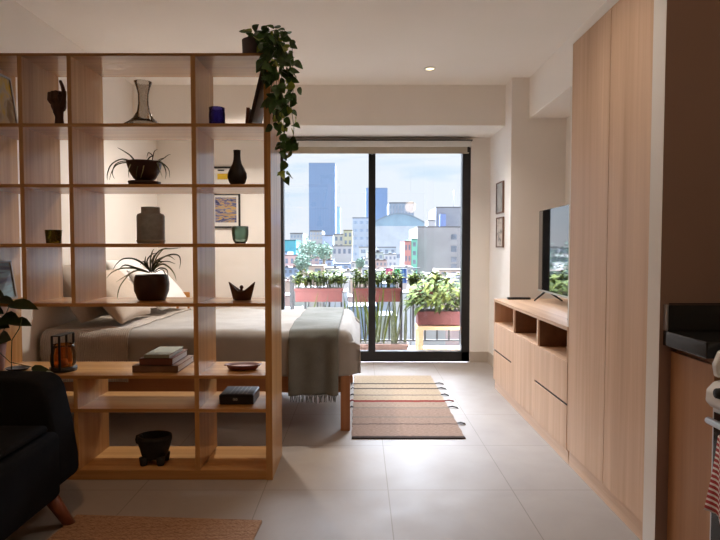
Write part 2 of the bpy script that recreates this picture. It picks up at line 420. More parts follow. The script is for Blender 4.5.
ob = MB().lathe(vz.x+0.035, vz.y, ZT+0.001, [(0, 0), (0.03, 0), (0.034, 0.012), (0.02, 0.03), (0, 0.034)], 20).build('small_dish', M['black'], origin=(vz.x+0.035, vz.y, ZT+0.001))
tag(ob, 'small black round object on the console against the wardrobe edge', 'ornament')

# ------------------------------------------------------------------ kitchen corner
KX = 1.118; KZ = 0.895; KW = 1.74
M['granite'] = plain('black_granite', (0.012, 0.012, 0.012), 0.16, 0.15, 60, spec=0.5)
M['kwood'] = wood('orange_oak_kitchen', (0.36, 0.17, 0.075), (0.50, 0.265, 0.13), 'Z', 34, 1.1, 0.45)
ct = thing('kitchen_counter', 'black stone kitchen worktop with an upstand against the partition wall', 'worktop', (1.45, 1.9, KZ-0.055))
MB().box(KX, XR-0.002, 1.762, 2.019, KZ-0.055, KZ, 0.004).build('worktop_slab', M['granite'], ct)
MB().box(KX+0.008, XR-0.002, 1.998, 2.019, KZ+0.001, KZ+0.094, 0.002).build('upstand', M['granite'], ct)
MB().box(KX, KX+0.0075, 1.998, 2.019, KZ+0.001, KZ+0.096, 0.0015).build('metal_edge_strip', M['silver'], ct)
MB().box(KX+0.02, XR-0.002, 2.0185, 2.0195, KZ+0.095, KZ+0.1).build('seal', M['blackm'], ct)
kc = thing('kitchen_cabinet', 'narrow orange-brown wood base cabinet under the black worktop beside the oven', 'cabinet', (1.45, 1.92, 0))
MB().box(1.17, XR-0.004, 1.765, 2.018, 0.09, KZ-0.056).build('carcass', M['kwood'], kc)
MB().box(1.148, 1.169, 1.767, 2.016, 0.095, KZ-0.078, 0.001).build('door', M['kwood'], kc)
MB().box(1.20, XR-0.004, 1.765, 2.018, 0, 0.088).build('plinth', M['blackm'], kc)
OY1 = 1.742; OY0 = 1.14
ov = thing('oven_range', 'white freestanding cooker with rounded control panel at the right edge', 'cooker', (1.45, 1.52, 0))
M['ovglass'] = plain('oven_black_glass', (0.012, 0.011, 0.01), 0.08, 0.1, 8, spec=0.6)
MB().box(1.16, XR-0.004, OY0, OY1-0.036, 0.03, 0.86, 0.006).build('body', M['white'], ov)
pts = [(1.175, 0.69), (1.118, 0.692), (1.100, 0.712), (1.102, 0.75), (1.125, 0.775), (1.175, 0.785)]
o = MB().prism(pts, OY0+0.003, OY1-0.003).build('control_panel', M['white'], ov); mod(o, 'BEVEL', width=0.008, segments=3)
for k in range(5):
    yk = OY1-0.075-k*0.11
    kb = MB().lathe(1.108, yk, 0.752, [(0, 0.02), (0.015, 0.018), (0.018, 0.0), (0.021, -0.01), (0, -0.01)], 20, rot=Matrix.Rotation(-PI/2+0.1, 3, 'Y')).build('knob', M['blackm'], ov)
MB().box(1.125, 1.16, OY0+0.006, OY1-0.006, 0.16, 0.694, 0.004).build('oven_door', [M['silver']], ov)
MB().box(1.121, 1.1245, OY0+0.02, OY1-0.02, 0.175, 0.68).build('door_glass', M['ovglass'], ov)
MB().box(1.13, 1.16, OY0+0.006, OY1-0.006, 0.04, 0.152, 0.004).build('warming_drawer', M['ovglass'], ov)
h = MB(); h.tube([(1.09, OY0+0.04, 0.655), (1.09, OY1-0.04, 0.66)], 0.011, 12); h.tube([(1.09, OY0+0.06, 0.655), (1.122, OY0+0.06, 0.655)], 0.008); h.tube([(1.09, OY1-0.06, 0.655), (1.122, OY1-0.06, 0.655)], 0.008)
h.build('handle', M['silver'], ov)
hb = MB(); hb.prism([(1.125, 0.79), (1.118, 0.83), (1.135, 0.872), (1.18, 0.893), (XR-0.01, 0.893), (XR-0.01, 0.79)], OY1-0.03, OY1-0.004)
o = hb.build('hob_end_cap', M['white'], ov); mod(o, 'BEVEL', width=0.006, segments=2)
hb = MB(); hb.prism([(1.138, 0.80), (1.132, 0.83), (1.145, 0.862), (1.18, 0.88), (XR-0.02, 0.88), (XR-0.02, 0.80)], OY1-0.034, OY1-0.0305)
hb.build('hob_end_insert', M['blackm'], ov)
MB().box(1.165, XR-0.006, OY0, OY1-0.04, 0.861, 0.875, 0.002).build('hob', M['ovglass'], ov)
# striped towel
def towel_mat():
    m, nt, b = new_mat('red_striped_towel'); t = coords(nt)
    sp = nt.nodes.new('ShaderNodeSeparateXYZ'); L(nt, t, sp.inputs[0])
    mm = nt.nodes.new('ShaderNodeMath'); mm.operation = 'MODULO'; ad = nt.nodes.new('ShaderNodeMath'); ad.operation = 'ADD'; ad.inputs[1].default_value = 10
    L(nt, sp.outputs['Z'], ad.inputs[0]); L(nt, ad.outputs[0], mm.inputs[0]); mm.inputs[1].default_value = 0.0165
    gt = nt.nodes.new('ShaderNodeMath'); gt.operation = 'GREATER_THAN'; gt.inputs[1].default_value = 0.0065; L(nt, mm.outputs[0], gt.inputs[0])
    L(nt, ramp(nt, gt.outputs[0], [(0, (0.75, 0.68, 0.64)), (1, (0.36, 0.035, 0.035))]), b.inputs['Base Color'])
    b.inputs['Roughness'].default_value = 0.95; return m
tw = MB(); ny, nz = 16, 22; grid = []
ya, yb = 1.38, 1.63; tzt = PY(710, 428, 1.68).z; tzb = PY(710, 506, 1.68).z
for i in range(nz+1):
    row = []
    for j in range(ny+1):
        u = j/ny; t = i/nz; z = tzt-t*(tzt-tzb)
        x = 1.066+0.012*math.sin(u*14+t*2)-0.010*t+(0.016 if i == 0 else 0)
        y = ya+(yb-ya)*u+0.03*t*(u-0.3)
        row.append(tw.bm.verts.new((x, y, z+0.006*math.sin(u*9))))
    grid.append(row)
for i in range(nz):
    for j in range(ny):
        q = tw.bm.faces.new([grid[i][j], grid[i][j+1], grid[i+1][j+1], grid[i+1][j]]); q.smooth = True
o = tw.build('kitchen_towel', towel_mat(), origin=(1.062, 1.62, 0.45)); mod(o, 'SOLIDIFY', thickness=0.004, offset=0)
tag(o, 'red and white striped towel hanging on the cooker door', 'towel')

# ------------------------------------------------------------------ bookshelf divider
SY0 = PZ(150, 480, 0).y; SY1 = SY0+0.345
def sz(v): return PY(150, v, SY0).z
def sx(u, v=250): return PY(u, v, SY0).x
SH = {'1': (sz(53), sz(55.8)), '2': (sz(123.3), sz(126.7)), '3': (sz(184), sz(187.3)), '4': (sz(243.6), sz(247.2)), '5': (sz(303.3), sz(306.7)),
      '6': (sz(375.5), sz(378.8)), '7': (sz(409), sz(412.5)), '8': (sz(470.3), 0.0)}
bs = thing('bookshelf', 'tall open honey-wood shelf unit standing as a divider in front of the bed', 'shelf', (-1.28, 3.0, 0))
xe1, xe0 = sx(271.2), sx(264.6); xw = XL+0.012
for k, (a, b) in SH.items():
    x_1 = xe0+0.001 if k != '1' else xe1
    if k == '8':
        MB().box(xw, x_1, SY0, SY1, 0.002, a, 0.001).build('bottom_board', M['shelf_x'], bs)
    else: MB().box(xw, x_1, SY0, SY1, b, a, 0.001).build('shelf_board' if k != '1' else 'top_board', M['shelf_x'], bs)
MB().box(xe0, xe1, SY0-0.001, SY1, 0.0, SH['1'][1], 0.001).build('side_panel', M['shelf_z'], bs)
MB().box(xw, xw+0.03, SY0+0.001, SY1-0.001, 0.0, SH['1'][1], 0.001).build('side_panel', M['shelf_z'], bs)
DV = {'0': (sx(-26), sx(-22)), '1': (sx(21.4), sx(25.6)), '2': (sx(70.3), sx(74.4)), '3': (sx(192.6), sx(197.2))}
def dv(k, top, bot):
    MB().box(DV[k][0], DV[k][1], SY0+0.0015, SY1-0.0015, SH[bot][0]-0.001, SH[top][1]+0.001).build('divider', M['shelf_z'], bs)
for k, segs in {'0': ['12', '23', '34', '45', '56', '67', '78'], '1': ['12', '23', '34', '45'], '2': ['12', '23', '34', '45', '67', '78'], '3': ['12', '23', '34', '45', '56', '67', '78']}.items():
    # join the runs that are continuous
    run = [segs[0]]
    for s_ in segs[1:]+[None]:
        if s_ is not None and run[-1][1] == s_[0]: run.append(s_)
        else:
            MB().box(DV[k][0], DV[k][1], SY0+0.0015, SY1-0.0015, SH[run[-1][1]][0]-0.001, SH[run[0][0]][1]+0.001).build('divider', M['shelf_z'], bs)
            run = [s_]

# ------------------------------------------------------------------ things on the shelf
EPS = 0.0012
VK = {'1': 45, '2': 115, '3': 175, '4': 235, '5': 292, '6': 365, '7': 400, '8': 455}
VS = {'2': 123.3, '3': 184.0, '4': 243.6}
def on(k): return SH[k][0]+EPS
def lpx(u, k, Y, prof, name, mat, label, cat, seg=32, sx_=1, sy_=1, parent=None):
    """lathe whose profile is given in pixels of the photograph at depth Y: (radius, height)"""
    if parent is not None: Y = parent.location.y
    elif k in VS: Y = SY0+0.014+max(r for r, _ in prof)*2.87/F
    s = Y/F; x = PY(u, VK[k], Y).x; z = on(k)
    if k in VS and parent is None:
        top_ = max(h_ for _, h_ in prof); st = 1+(247.5-VS[k])*(1-SY0/Y)/top_; prof = [(r, h_*st) for r, h_ in prof]
    mb = MB().lathe(x, Y, z, [(r*s, h_*s) for r, h_ in prof], seg, sx=sx_, sy=sy_)
    if parent is not None: return mb.build(name, mat, parent)
    return tag(mb.build(name, mat, origin=(x, Y, z)), label, cat)

M['clear'] = glassy('clear_glass', (0.95, 0.945, 0.93), 1.0, 1.28, body=((0.60, 0.57, 0.53), 0.12))
lpx(143.5, '2', 3.0, [(0, 0), (20.5, 0), (20.5, 1.2), (16, 4), (10.5, 8), (6.2, 14), (4.8, 21), (4.9, 29), (6.4, 35), (8.6, 40), (8.0, 40), (5.9, 35), (4.4, 29), (4.3, 21), (5.7, 14), (8.4, 8.4), (13, 4.6), (19, 1.9), (0, 1.5)],
    'glass_vase', M['clear'], 'clear flared glass vase on the top row of the shelf unit', 'vase', 40)
M['cobalt'] = glassy('cobalt_glass', (0.40, 0.36, 0.85), 0.9, 1.4, body=((0.05, 0.035, 0.36), 0.3))
lpx(217, '2', 2.98, [(0, 0), (7.2, 0), (7.8, 2), (8, 9), (7.6, 12), (8.0, 14.6), (7.2, 14.6), (6.9, 12), (7.1, 9), (7, 2.4), (0, 2)], 'glass_tumbler', M['cobalt'], 'dark blue glass tumbler on the shelf unit near the leaning frame', 'glass')
M['greymetal'] = plain('grey_stoneware', (0.25, 0.265, 0.27), 0.5, 0.15, 40, 0.2)
jar = lpx(151, '4', 3.0, [(0, 0), (12.5, 0), (13.2, 1), (13.2, 27), (12.4, 29), (9, 30.2), (8.8, 36), (7.8, 36), (7.8, 30), (0, 30)], 'stoneware_jar', M['greymetal'], 'grey stoneware jar with a short neck on the shelf unit', 'jar')
lpx(151, '4', 3.0, [(13.25, 1.6), (13.6, 2.2), (13.6, 3.0), (13.25, 3.6)], 'rim_band', plain('pale_band', (0.25, 0.235, 0.2), 0.5), None, None, parent=jar)
M['olive'] = glassy('olive_glass', (0.70, 0.62, 0.16), 0.9, 1.4, body=((0.16, 0.13, 0.02), 0.3))
cg = lpx(53.5, '4', 2.95, [(0, 0), (6.4, 0), (6.8, 1), (7.9, 13.4), (7.2, 13.4), (6.2, 1.6), (0, 1.4)], 'candle_glass', M['olive'], 'small olive green candle glass on the shelf unit', 'candle')
lpx(53.5, '4', 2.95, [(0, 1.6), (6.1, 1.7), (6.7, 8.0), (0, 8.0)], 'wax', plain('wax', (0.30, 0.25, 0.10), 0.6), None, None, parent=cg)
M['teal'] = glassy('teal_glass', (0.80, 0.97, 0.94), 0.9, 1.35, body=((0.45, 0.78, 0.72), 0.38))
tc = lpx(240.2, '4', 2.95, [(0, 1.4), (6.2, 1.4), (7.4, 4), (8.2, 10), (8.2, 16.8), (7.5, 17), (7.3, 10), (6.4, 4.5), (0, 3.4)], 'glass_cup', M['teal'], 'pale teal glass cup on the shelf unit in front of the abstract print', 'cup')
lpx(240.2, '4', 2.95, [(0, 0), (5.2, 0), (5.8, 1.35), (0, 1.35)], 'foot', M['blackm'], None, None, parent=tc)
M['gblack'] = plain('black_glaze', (0.006, 0.005, 0.006), 0.45, 0.2, 30)
lpx(237.2, '3', 2.97, [(0, 0), (5.5, 0), (8, 2.5), (9.5, 7), (9.2, 11), (7, 16), (4.6, 20), (3.6, 24), (3.3, 29), (3.6, 33), (2.9, 33), (2.7, 29), (3.0, 24), (0, 20)], 'bottle_vase', M['gblack'], 'black round-bellied bottle vase with a slim neck on the shelf unit', 'vase')

# hand sculpture
def chain(mb, pts, rs, seg=10):
    pts = [Vector(p) for p in pts]
    # rounded ends
    mb.tube(pts, rs, seg)
    for p, r in ((pts[0], rs[0]), (pts[-1], rs[-1])):
        mb.lathe(p.x, p.y, p.z, [(0, -r), (r*0.7, -r*0.7), (r, 0), (r*0.7, r*0.7), (0, r)], seg)
hy = 2.85; hs = hy/F; hx = PY(59.0, 105, hy).x; hz = on('2')
def hp(u, v, dy=0): return (hx+(u-58.5)*hs, hy+dy, hz+(125.5-v)*hs)
mb = MB()
mb.lathe(hx, hy, hz, [(0, 0), (5*hs, 0), (4.6*hs, 1*hs), (3.9*hs, 7*hs), (4.3*hs, 14*hs), (0, 15*hs)], 16, sy=0.8)
chain(mb, [hp(57.5, 113), hp(58.2, 107), hp(58.5, 100)], [4.6*hs, 6.0*hs, 5.6*hs], 14)
chain(mb, [hp(55.5, 108), hp(55, 101)], [4.4*hs, 4.6*hs], 12)
chain(mb, [hp(61.5, 108), hp(62, 101)], [4.0*hs, 3.8*hs], 12)
# curled fingers, knuckles towards the viewer
for i, (u, v0, r) in enumerate(((53.0, 99.5, 2.0), (56.2, 98.6, 2.2), (59.4, 98.2, 2.2))):
    chain(mb, [hp(u+0.6, v0+1, 0.012), hp(u, v0-5, -0.006), hp(u-0.3, v0-4, -0.03), hp(u, v0+3, -0.038), hp(u+0.3, v0+5, -0.024)], [r*hs, r*hs, r*hs, r*0.95*hs, r*0.8*hs])
chain(mb, [hp(62.3, 101, 0), hp(63.9, 94, -0.002), hp(62.8, 88, -0.003), hp(60.8, 82.6, -0.003)], [2.3*hs, 2.0*hs, 1.8*hs, 1.5*hs])
chain(mb, [hp(63.0, 108, -0.012), hp(65.6, 101, -0.02), hp(66.3, 96, -0.02), hp(66.9, 93.5, -0.02)], [2.9*hs, 2.2*hs, 1.8*hs, 1.3*hs])
hand = mb.build('hand_sculpture', wood('dark_carved_wood', (0.055, 0.025, 0.015), (0.11, 0.05, 0.03), 'Z', 60, 3, 0.45), origin=(hx, hy, hz))
mod(hand, 'REMESH', mode='VOXEL', voxel_size=0.0018, use_smooth_shade=True); mod(hand, 'SMOOTH', iterations=3)
tag(hand, 'dark carved wooden hand sculpture with one finger raised on the shelf unit', 'sculpture')

# spider plants
M['leafdark'] = plain('dark_spider_leaf', (0.05, 0.065, 0.03), 0.5, 0.4, 30)
M['leafpale'] = plain('pale_spider_leaf', (0.26, 0.30, 0.17), 0.5, 0.3, 30)
M['soil'] = plain('potting_soil', (0.03, 0.02, 0.013), 0.95, 0.4, 80, 0.6)
M['pot'] = plain('maroon_glaze', (0.032, 0.008, 0.006), 0.45, 0.15, 20)
def spider(u, k, Y, prof, leaves, label, saucer=None, nbg=14, rim=1.0):
    s = Y/F; x = PY(u, VK[k], Y).x; z = on(k)
    if k == '3': leaves = [([(a, b+2.4, c) for a, b, c in pts], w_) for pts, w_ in leaves]; prof = [(r, h_+2.4 if h_ > 0.1 else h_) for r, h_ in prof]
    p = thing('potted_spider_plant', label, 'potted plant', (x, Y, z))
    MB().lathe(x, Y, z, [(r*s, h_*s) for r, h_ in prof], 36).build('pot', M['pot'], p)
    top = prof[-2][1]
    MB().lathe(x, Y, z, [(0, (top-1)*s), (prof[-3][0]*s*0.9, (top-1.2)*s)], 24).build('soil', M['soil'], p)
    if saucer: MB().lathe(x, Y, z, [(a*s, b*s) for a, b in saucer], 32).build('saucer', M['pot'], p)
    mb = MB()
    for (pts, w_) in leaves:
        q = [Vector((x+(a-u)*s, Y+c, z+b*s)) for a, b, c in pts]
        # smooth the polyline
        out = []
        for i in range(len(q)-1):
            p0 = q[max(i-1, 0)]; p1 = q[i]; p2 = q[i+1]; p3 = q[min(i+2, len(q)-1)]
            for t in (0, 0.25, 0.5, 0.75):
                out.append(0.5*((2*p1)+(p2-p0)*t+(2*p0-5*p1+4*p2-p3)*t*t+(3*p1-p0-3*p2+p3)*t**3))
        out.append(q[-1]); mb.blade(out, w_*s, mi=random.choice((0, 0, 1)), nrm=(R(-.3, .3), -1, 0.4))
    mb.build('foliage', [M['leafdark'], M['leafpale']], p)
    return p
# (pixel x, height above the shelf in pixels, depth offset)
lv = [([(136, 21, 0), (132, 27, -.01), (127, 31, -.03), (122, 34, -.05)], 1.6), ([(135, 21, 0), (126, 23, -.04), (119, 17, -.08), (116.5, 8, -.1), (116, 1, -.1)], 1.6),
      ([(136, 20, 0), (128, 20, -.03), (121, 17, -.05), (118, 10, -.07), (115.5, 2, -.07)], 1.4), ([(138, 20, 0), (131, 21, -.05), (124, 17, -.09), (122, 8, -.11), (124, 2, -.11)], 1.4),
      ([(146, 21, 0), (150, 26, 0), (152, 28, .01), (148, 31, .01), (147, 25, 0)], 1.3), ([(152, 21, 0), (155, 27, -.02), (157, 31, -.03), (161, 33, -.04)], 1.5),
      ([(155, 21, 0), (160, 24, .02), (166, 29, .03), (169, 30, .03)], 1.1), ([(156, 21, 0), (163, 23, -.04), (170, 24, -.06)], 1.1),
      ([(156, 21, 0), (164, 20, -.04), (170, 14, -.08), (172, 8, -.09), (171, 2, -.09)], 1.5), ([(155, 20, 0), (161, 19, -.05), (165, 14, -.09), (169, 4, -.1)], 1.3),
      ([(150, 20, 0), (146, 22, -.05), (144, 12, -.09), (144, 2, -.1)], 1.3), ([(142, 20, 0), (138, 21, -.05), (136, 12, -.09), (137, 3, -.1)], 1.2),
      ([(152, 20, 0), (150, 20, -.06), (149.5, 10, -.09), (148, 3, -.1)], 1.2), ([(142, 21, 0), (147, 24, .03), (155, 22, .07)], 1.4), ([(148, 21, 0), (157, 23, .03), (163, 17, .08), (163, 8, .1)], 1.3)]
spider(144.5, '3', 2.905, [(0, 2.6), (7, 2.6), (10.5, 5), (14.5, 12), (16.6, 20), (17, 21.5), (16, 21.5), (14, 13), (0, 19), (0, 19.2)], lv, 'spider plant in a wide maroon bowl with saucer on the shelf unit', [(0, 0), (14.5, 0), (15.5, 4.4), (11, 4.9), (0, 4.9)])
lv = [([(151, 28, 0), (145, 36, -.02), (138, 41, -.05), (130, 41, -.08), (125, 36, -.1), (122, 30, -.11)], 1.9), ([(150, 27, 0), (142, 31, -.04), (131, 35, -.07), (126, 30, -.09)], 2.2),
      ([(149, 27, 0), (140, 31, -.03), (128, 32, -.06), (119, 28, -.08), (114, 22, -.09)], 1.8), ([(150, 27, 0), (143, 30, -.05), (134, 25, -.09), (126, 19, -.12)], 1.8),
      ([(151, 28, 0), (151, 40, 0), (153, 48, 0), (155, 51, 0)], 1.6), ([(152, 28, 0), (154, 42, .01), (160, 50, .03), (170, 51, .05), (178, 52, .06)], 1.6),
      ([(152, 28, 0), (157, 42, 0), (162, 50, .02), (166, 52, .02)], 1.5), ([(153, 28, 0), (158, 38, -.02), (166, 42, -.05), (174, 44, -.07), (182, 40, -.1)], 2.2),
      ([(153, 28, 0), (160, 40, .01), (170, 45, .02), (178, 44, .02), (181, 38, 0), (181, 31, -.02)], 1.7), ([(153, 27, 0), (160, 33, -.04), (168, 36, -.07), (176, 33, -.1), (182, 27, -.12), (184, 20, -.12)], 1.9),
      ([(154, 27, 0), (161, 31, -.04), (168, 32, -.07), (174, 30, -.1), (176, 24, -.12)], 1.7), ([(150, 28, 0), (146, 38, .02), (150, 45, .03), (156, 47, .04)], 1.7),
      ([(152, 28, 0), (148, 36, -.03), (150, 44, -.05)], 2.0), ([(150, 27, 0), (138, 29, -.05), (131, 17, -.12), (128, 6, -.13), (130, 2, -.14)], 1.3),
      ([(153, 28, 0), (157, 34, -.05), (164, 38, -.09), (172, 39, -.1)], 2.2), ([(151, 28, 0), (154, 36, -.04), (158, 42, -.06), (159, 46, -.06)], 2.3), ([(155, 27, 0), (165, 30, -.03), (172, 22, -.08), (174, 14, -.1)], 1.1),
      ([(152, 27, 0), (144, 34, .04), (138, 38, .08), (133, 34, .1)], 1.5), ([(152, 28, 0), (157, 36, .04), (163, 38, .08), (170, 35, .1)], 1.5)]
spider(151.8, '5', 2.98, [(0, 0), (12.5, 0), (13.5, 1), (16.5, 9), (17, 16), (16, 23), (15.2, 25), (14.2, 25), (14.8, 16), (0, 23), (0, 23.2)], lv, 'larger spider plant in a round maroon pot on the shelf unit')

# boat shaped sculpture
s = 2.97/F; bx = PY(242, 292, 2.97).x; bz = on('5'); mb = MB()
rows = []
for t in (-1, -0.55, 0, 0.55, 1):     # across depth
    row = []
    for i in range(13):
        u = -1+i/6.0
        topz = 7.5+9.5*abs(u)**1.6-abs(t)*0.6
        row.append((u, t, topz))
    rows.append(row)
def bt(u, t, hgt, inner=0):
    wd = 9+4.2*(hgt/17.0)*abs(u)**1.2
    dp = (5.5+3.0*min(hgt, 9)/9)*(1-0.75*abs(u)**2.2)
    return (bx+(u*(wd-inner))*s, 2.97+t*max(dp-inner, 0.4)*s, bz+hgt*s)
ring_u = [i*2*PI/28 for i in range(28)]
def bring(hf, inner, base=False):
    vs = []
    for a in ring_u:
        u = math.cos(a); t = math.sin(a)/max(0.35, 1)*1
        top = 9+9*abs(u)**2.2
        hgt = hf*top if not base else hf
        vs.append(mb.bm.verts.new(bt(u, t, max(hgt, 0), inner)))
    return vs
rr = [bring(0, 0, True), bring(0.25, 0), bring(0.55, 0), bring(0.8, 0), bring(1, 0), bring(1, 1.0), bring(0.6, 1.4), bring(0.35, 2.2)]
for a, b in zip(rr, rr[1:]):
    for i in range(28):
        q = mb.bm.faces.new([a[i], a[(i+1) % 28], b[(i+1) % 28], b[i]]); q.smooth = True
mb.bm.faces.new(rr[0][::-1]); mb.bm.faces.new(rr[-1])
mb.lathe(bx+0.2*s, 2.955, bz+6*s, [(0, 0), (1.6*s, 0), (1.2*s, 5*s), (2.0*s, 6.5*s), (1.4*s, 8.4*s), (0, 9*s)], 14)
o = mb.build('boat_ornament', wood('reddish_carved_wood', (0.045, 0.016, 0.01), (0.10, 0.035, 0.02), 'X', 50, 4, 0.4), origin=(bx, 2.97, bz))
tag(o, 'dark red boat-shaped ornament with two raised horns on the shelf unit', 'ornament')

# framed things that lean on the dividers
def lean(name, X_top, X_bot, y0, y1, z0, z1, mats, label, cat, face=1):
    """thin framed panel leaning on a vertical divider, its picture towards +X when face=1"""
    base = thing(name, label, cat, ((X_bot), (y0+y1)/2, z0))
    dv_ = Vector((X_top-X_bot, 0, z1-z0)); dn = Vector((dv_.z, 0, -dv_.x)).normalized()*face
    def q(mb, a, b, c, e, t0, t1, mi=0):
        P0 = Vector((X_bot, 0, z0)); vs = []
        for tt in (t0, t1):
            for yy, fz in ((a, c), (b, c), (b, e), (a, e)):
                pnt = P0+dv_*fz+dn*tt; vs.append(mb.bm.verts.new((pnt.x, yy, pnt.z)))
        for idx in ((0, 1, 2, 3), (7, 6, 5, 4), (0, 4, 5, 1), (1, 5, 6, 2), (2, 6, 7, 3), (3, 7, 4, 0)):
            fc = mb.bm.faces.new([vs[i] for i in idx]); fc.material_index = mi
    hgt = dv_.length; fw = 0.012
    mb = MB(); q(mb, y0, y1, 0, fw/hgt, 0, 0.016); q(mb, y0, y1, 1-fw/hgt, 1, 0, 0.016); q(mb, y0, y0+fw, fw/hgt, 1-fw/hgt, 0, 0.016); q(mb, y1-fw, y1, fw/hgt, 1-fw/hgt, 0, 0.016)
    mb.build('frame', mats[0], base)
    mb = MB(); q(mb, y0+fw, y1-fw, fw/hgt, 1-fw/hgt, 0.002, 0.010); mb.build('picture', mats[1], base)
    mb = MB(); q(mb, y0+fw, y1-fw, fw/hgt, 1-fw/hgt, -0.001, 0.0015); mb.build('backing_board', mats[2], base)
def art(name, stops, scale=6, dist=2.0, rot=(0, 0, 0), sc3=(1, 1, 1), rough=0.3, spec=0.4):
    m, nt, b = new_mat(name); v = coords(nt, sc3, rot)
    L(nt, ramp(nt, noi(nt, v, scale, 3, 0.55, dist), stops), b.inputs['Base Color']); b.inputs['Roughness'].default_value = rough; b.inputs['Specular IOR Level'].default_value = spec
    return m
A_y = art('ochre_print', [(0.3, (0.16, 0.10, 0.12)), (0.42, (0.40, 0.30, 0.16)), (0.47, (0.62, 0.54, 0.40)), (0.56, (0.78, 0.55, 0.08)), (0.75, (0.70, 0.48, 0.08))], 5, 1.0, rough=0.8, spec=0.05)
A_b = art('blue_print', [(0.32, (0.16, 0.20, 0.34)), (0.45, (0.30, 0.36, 0.46)), (0.52, (0.38, 0.60, 0.72)), (0.6, (0.22, 0.27, 0.40)), (0.75, (0.36, 0.36, 0.46))], 3, 0.6, sc3=(1, 1, 5), rough=0.6, spec=0.15)
M['frameside'] = plain('frame_grey', (0.35, 0.33, 0.3), 0.4)
M['kraft'] = plain('kraft_board', (0.22, 0.17, 0.12), 0.8)
xd = DV['0'][1]
zA = PXp(16, 77.5, xd+0.05)
lean('framed_print', xd+0.002, xd+0.045, SY0+0.02, 3.07, on('2'), on('2')+(sz(62)-sz(123)), (M['frameside'], A_y, M['kraft']), 'framed yellow abstract print leaning in the top left compartment of the shelf unit', 'picture')
lean('framed_print', xd+0.002, xd+0.035, SY0+0.02, 3.03, on('5'), on('5')+(sz(262)-sz(303)), (M['frameside'], A_b, M['kraft']), 'framed blue abstract print leaning at the left end above the leafy plant', 'picture')
M['frdark'] = plain('dark_frame', (0.04, 0.022, 0.016), 0.45)
M['foil'] = plain('grey_backing', (0.27, 0.25, 0.23), 0.35, 0.3, 9)
zt = sz(61); lean('leaning_frame', xe0-0.002, sx(249.5)+0.0, SY0+0.06, SY1-0.05, on('2'), zt, (M['frdark'], A_b, M['foil']), 'large dark frame leaning against the right side panel beneath the trailing plant', 'picture', face=-1)
M['rust'] = plain('rust_wood_frame', (0.16, 0.05, 0.025), 0.5)
xq = sx(245.5); lean('small_leaning_frame', xq+0.006, xq-0.002, SY0+0.10, SY1-0.10, on('2'), sz(102.5), (M['rust'], A_b, M['rust']), 'small rust-brown frame standing beside the large leaning frame', 'picture', face=-1)

# trailing pothos on top
M['pot2'] = plain('plum_grey_planter', (0.10, 0.075, 0.075), 0.6, 0.1, 30, 0.1)
M['pgreen'] = plain('pothos_leaf', (0.045, 0.11, 0.02), 0.35, 0.5, 25, spec=0.5)
M['plime'] = plain('pothos_lime_leaf', (0.26, 0.33, 0.03), 0.4, 0.3, 25)
M['stem'] = plain('green_stem', (0.07, 0.10, 0.035), 0.6)
py_ = 2.93; s = py_/F; px_ = PY(254.5, 40, py_).x; pz_ = SH['1'][0]+EPS
po = thing('pothos_plant', 'trailing pothos in a plum grey pot on top of the shelf unit', 'potted plant', (px_, py_, pz_))
MB().lathe(px_, py_, pz_, [(0, 0), (10.5*s, 0), (11.5*s, 1*s), (12.2*s, 20*s), (11.2*s, 20*s), (10.8*s, 17*s), (0, 17*s)], 32).build('pot', M['pot2'], po)
MB().lathe(px_, py_, pz_, [(0, 17.6*s), (10.6*s, 17.3*s)], 20).build('soil', M['soil'], po)
stem = MB(); fol = MB()
def lf(p, ln, down=0.6, lime=0.12):
    a = R(0, 2*PI); d = Vector((math.cos(a), math.sin(a)*0.8, -down+R(-.5, .4)))
    fol.leaf(p, d, Vector((R(-.6, .6), R(-1.2, -.2), R(0, .9))), ln, ln*R(.7, .9), mi=1 if random.random() < lime else 0, fold=R(.1, .5), droop=R(0, .35))
def PV(u, v, y): return PY(u, v, y)
vines = [([(258, 36), (268, 40), (274, 52), (276, 75), (277, 100), (279, 118)], 2.73, 1.0), ([(260, 34), (274, 36), (284, 46), (287, 65), (288, 92), (289, 110)], 2.84, 1.0),
         ([(262, 34), (276, 40), (281, 60), (282, 95), (281, 125), (280, 152)], 2.82, 0.9), ([(262, 36), (272, 46), (277, 70), (283, 110), (285, 140), (286, 160), (283, 178)], 2.86, 0.8),
         ([(262, 35), (280, 42), (290, 64), (294, 85), (291, 105), (294, 128), (292, 150)], 2.88, 0.8), ([(256, 36), (262, 42), (266, 54), (268, 72), (269, 82)], 2.73, 1.1),
         ([(262, 33), (276, 30), (286, 32), (292, 44), (293, 62)], 2.86, 0.9), ([(262, 35), (272, 48), (273, 62), (274, 88), (275, 108), (276, 130)], 2.83, 0.9), ([(258, 36), (264, 48), (263, 62), (264, 78)], 2.73, 1.0)]
for pts, y, dens in vines:
    P3 = [PV(u, v, py_+(y-py_)*min(1, i/1.5)) for i, (u, v) in enumerate(pts)]
    stem.tube(P3, 0.0016, 5)
    for a, b in zip(P3, P3[1:]):
        n_ = max(2, int((b-a).length/0.02*dens))
        for i in range(n_):
            p = a.lerp(b, (i+R(0, 1))/n_)+Vector((R(-.018, .018), R(-.02, .02), R(-.01, .01)))
            if p.z > SH['1'][0]-0.03 and p.x < xe1+0.02 and p.z < SH['1'][0]+0.02 and p.y > SY0: continue
            if p.z < SH['1'][0]+0.01 and p.x < xe1+0.02 and p.y > SY0-0.03: p.y = SY0-0.045
            low = p.z < 1.9
            lf(p, R(.042, .066) if not low else R(.038, .058), 0.7, 0.16 if low else 0.07)
for i in range(46):
    p = Vector((px_+R(-.02, .15), py_+R(-.09, .07), pz_+R(.09, .14)))
    lf(p, R(.04, .06), -0.1, 0.06)
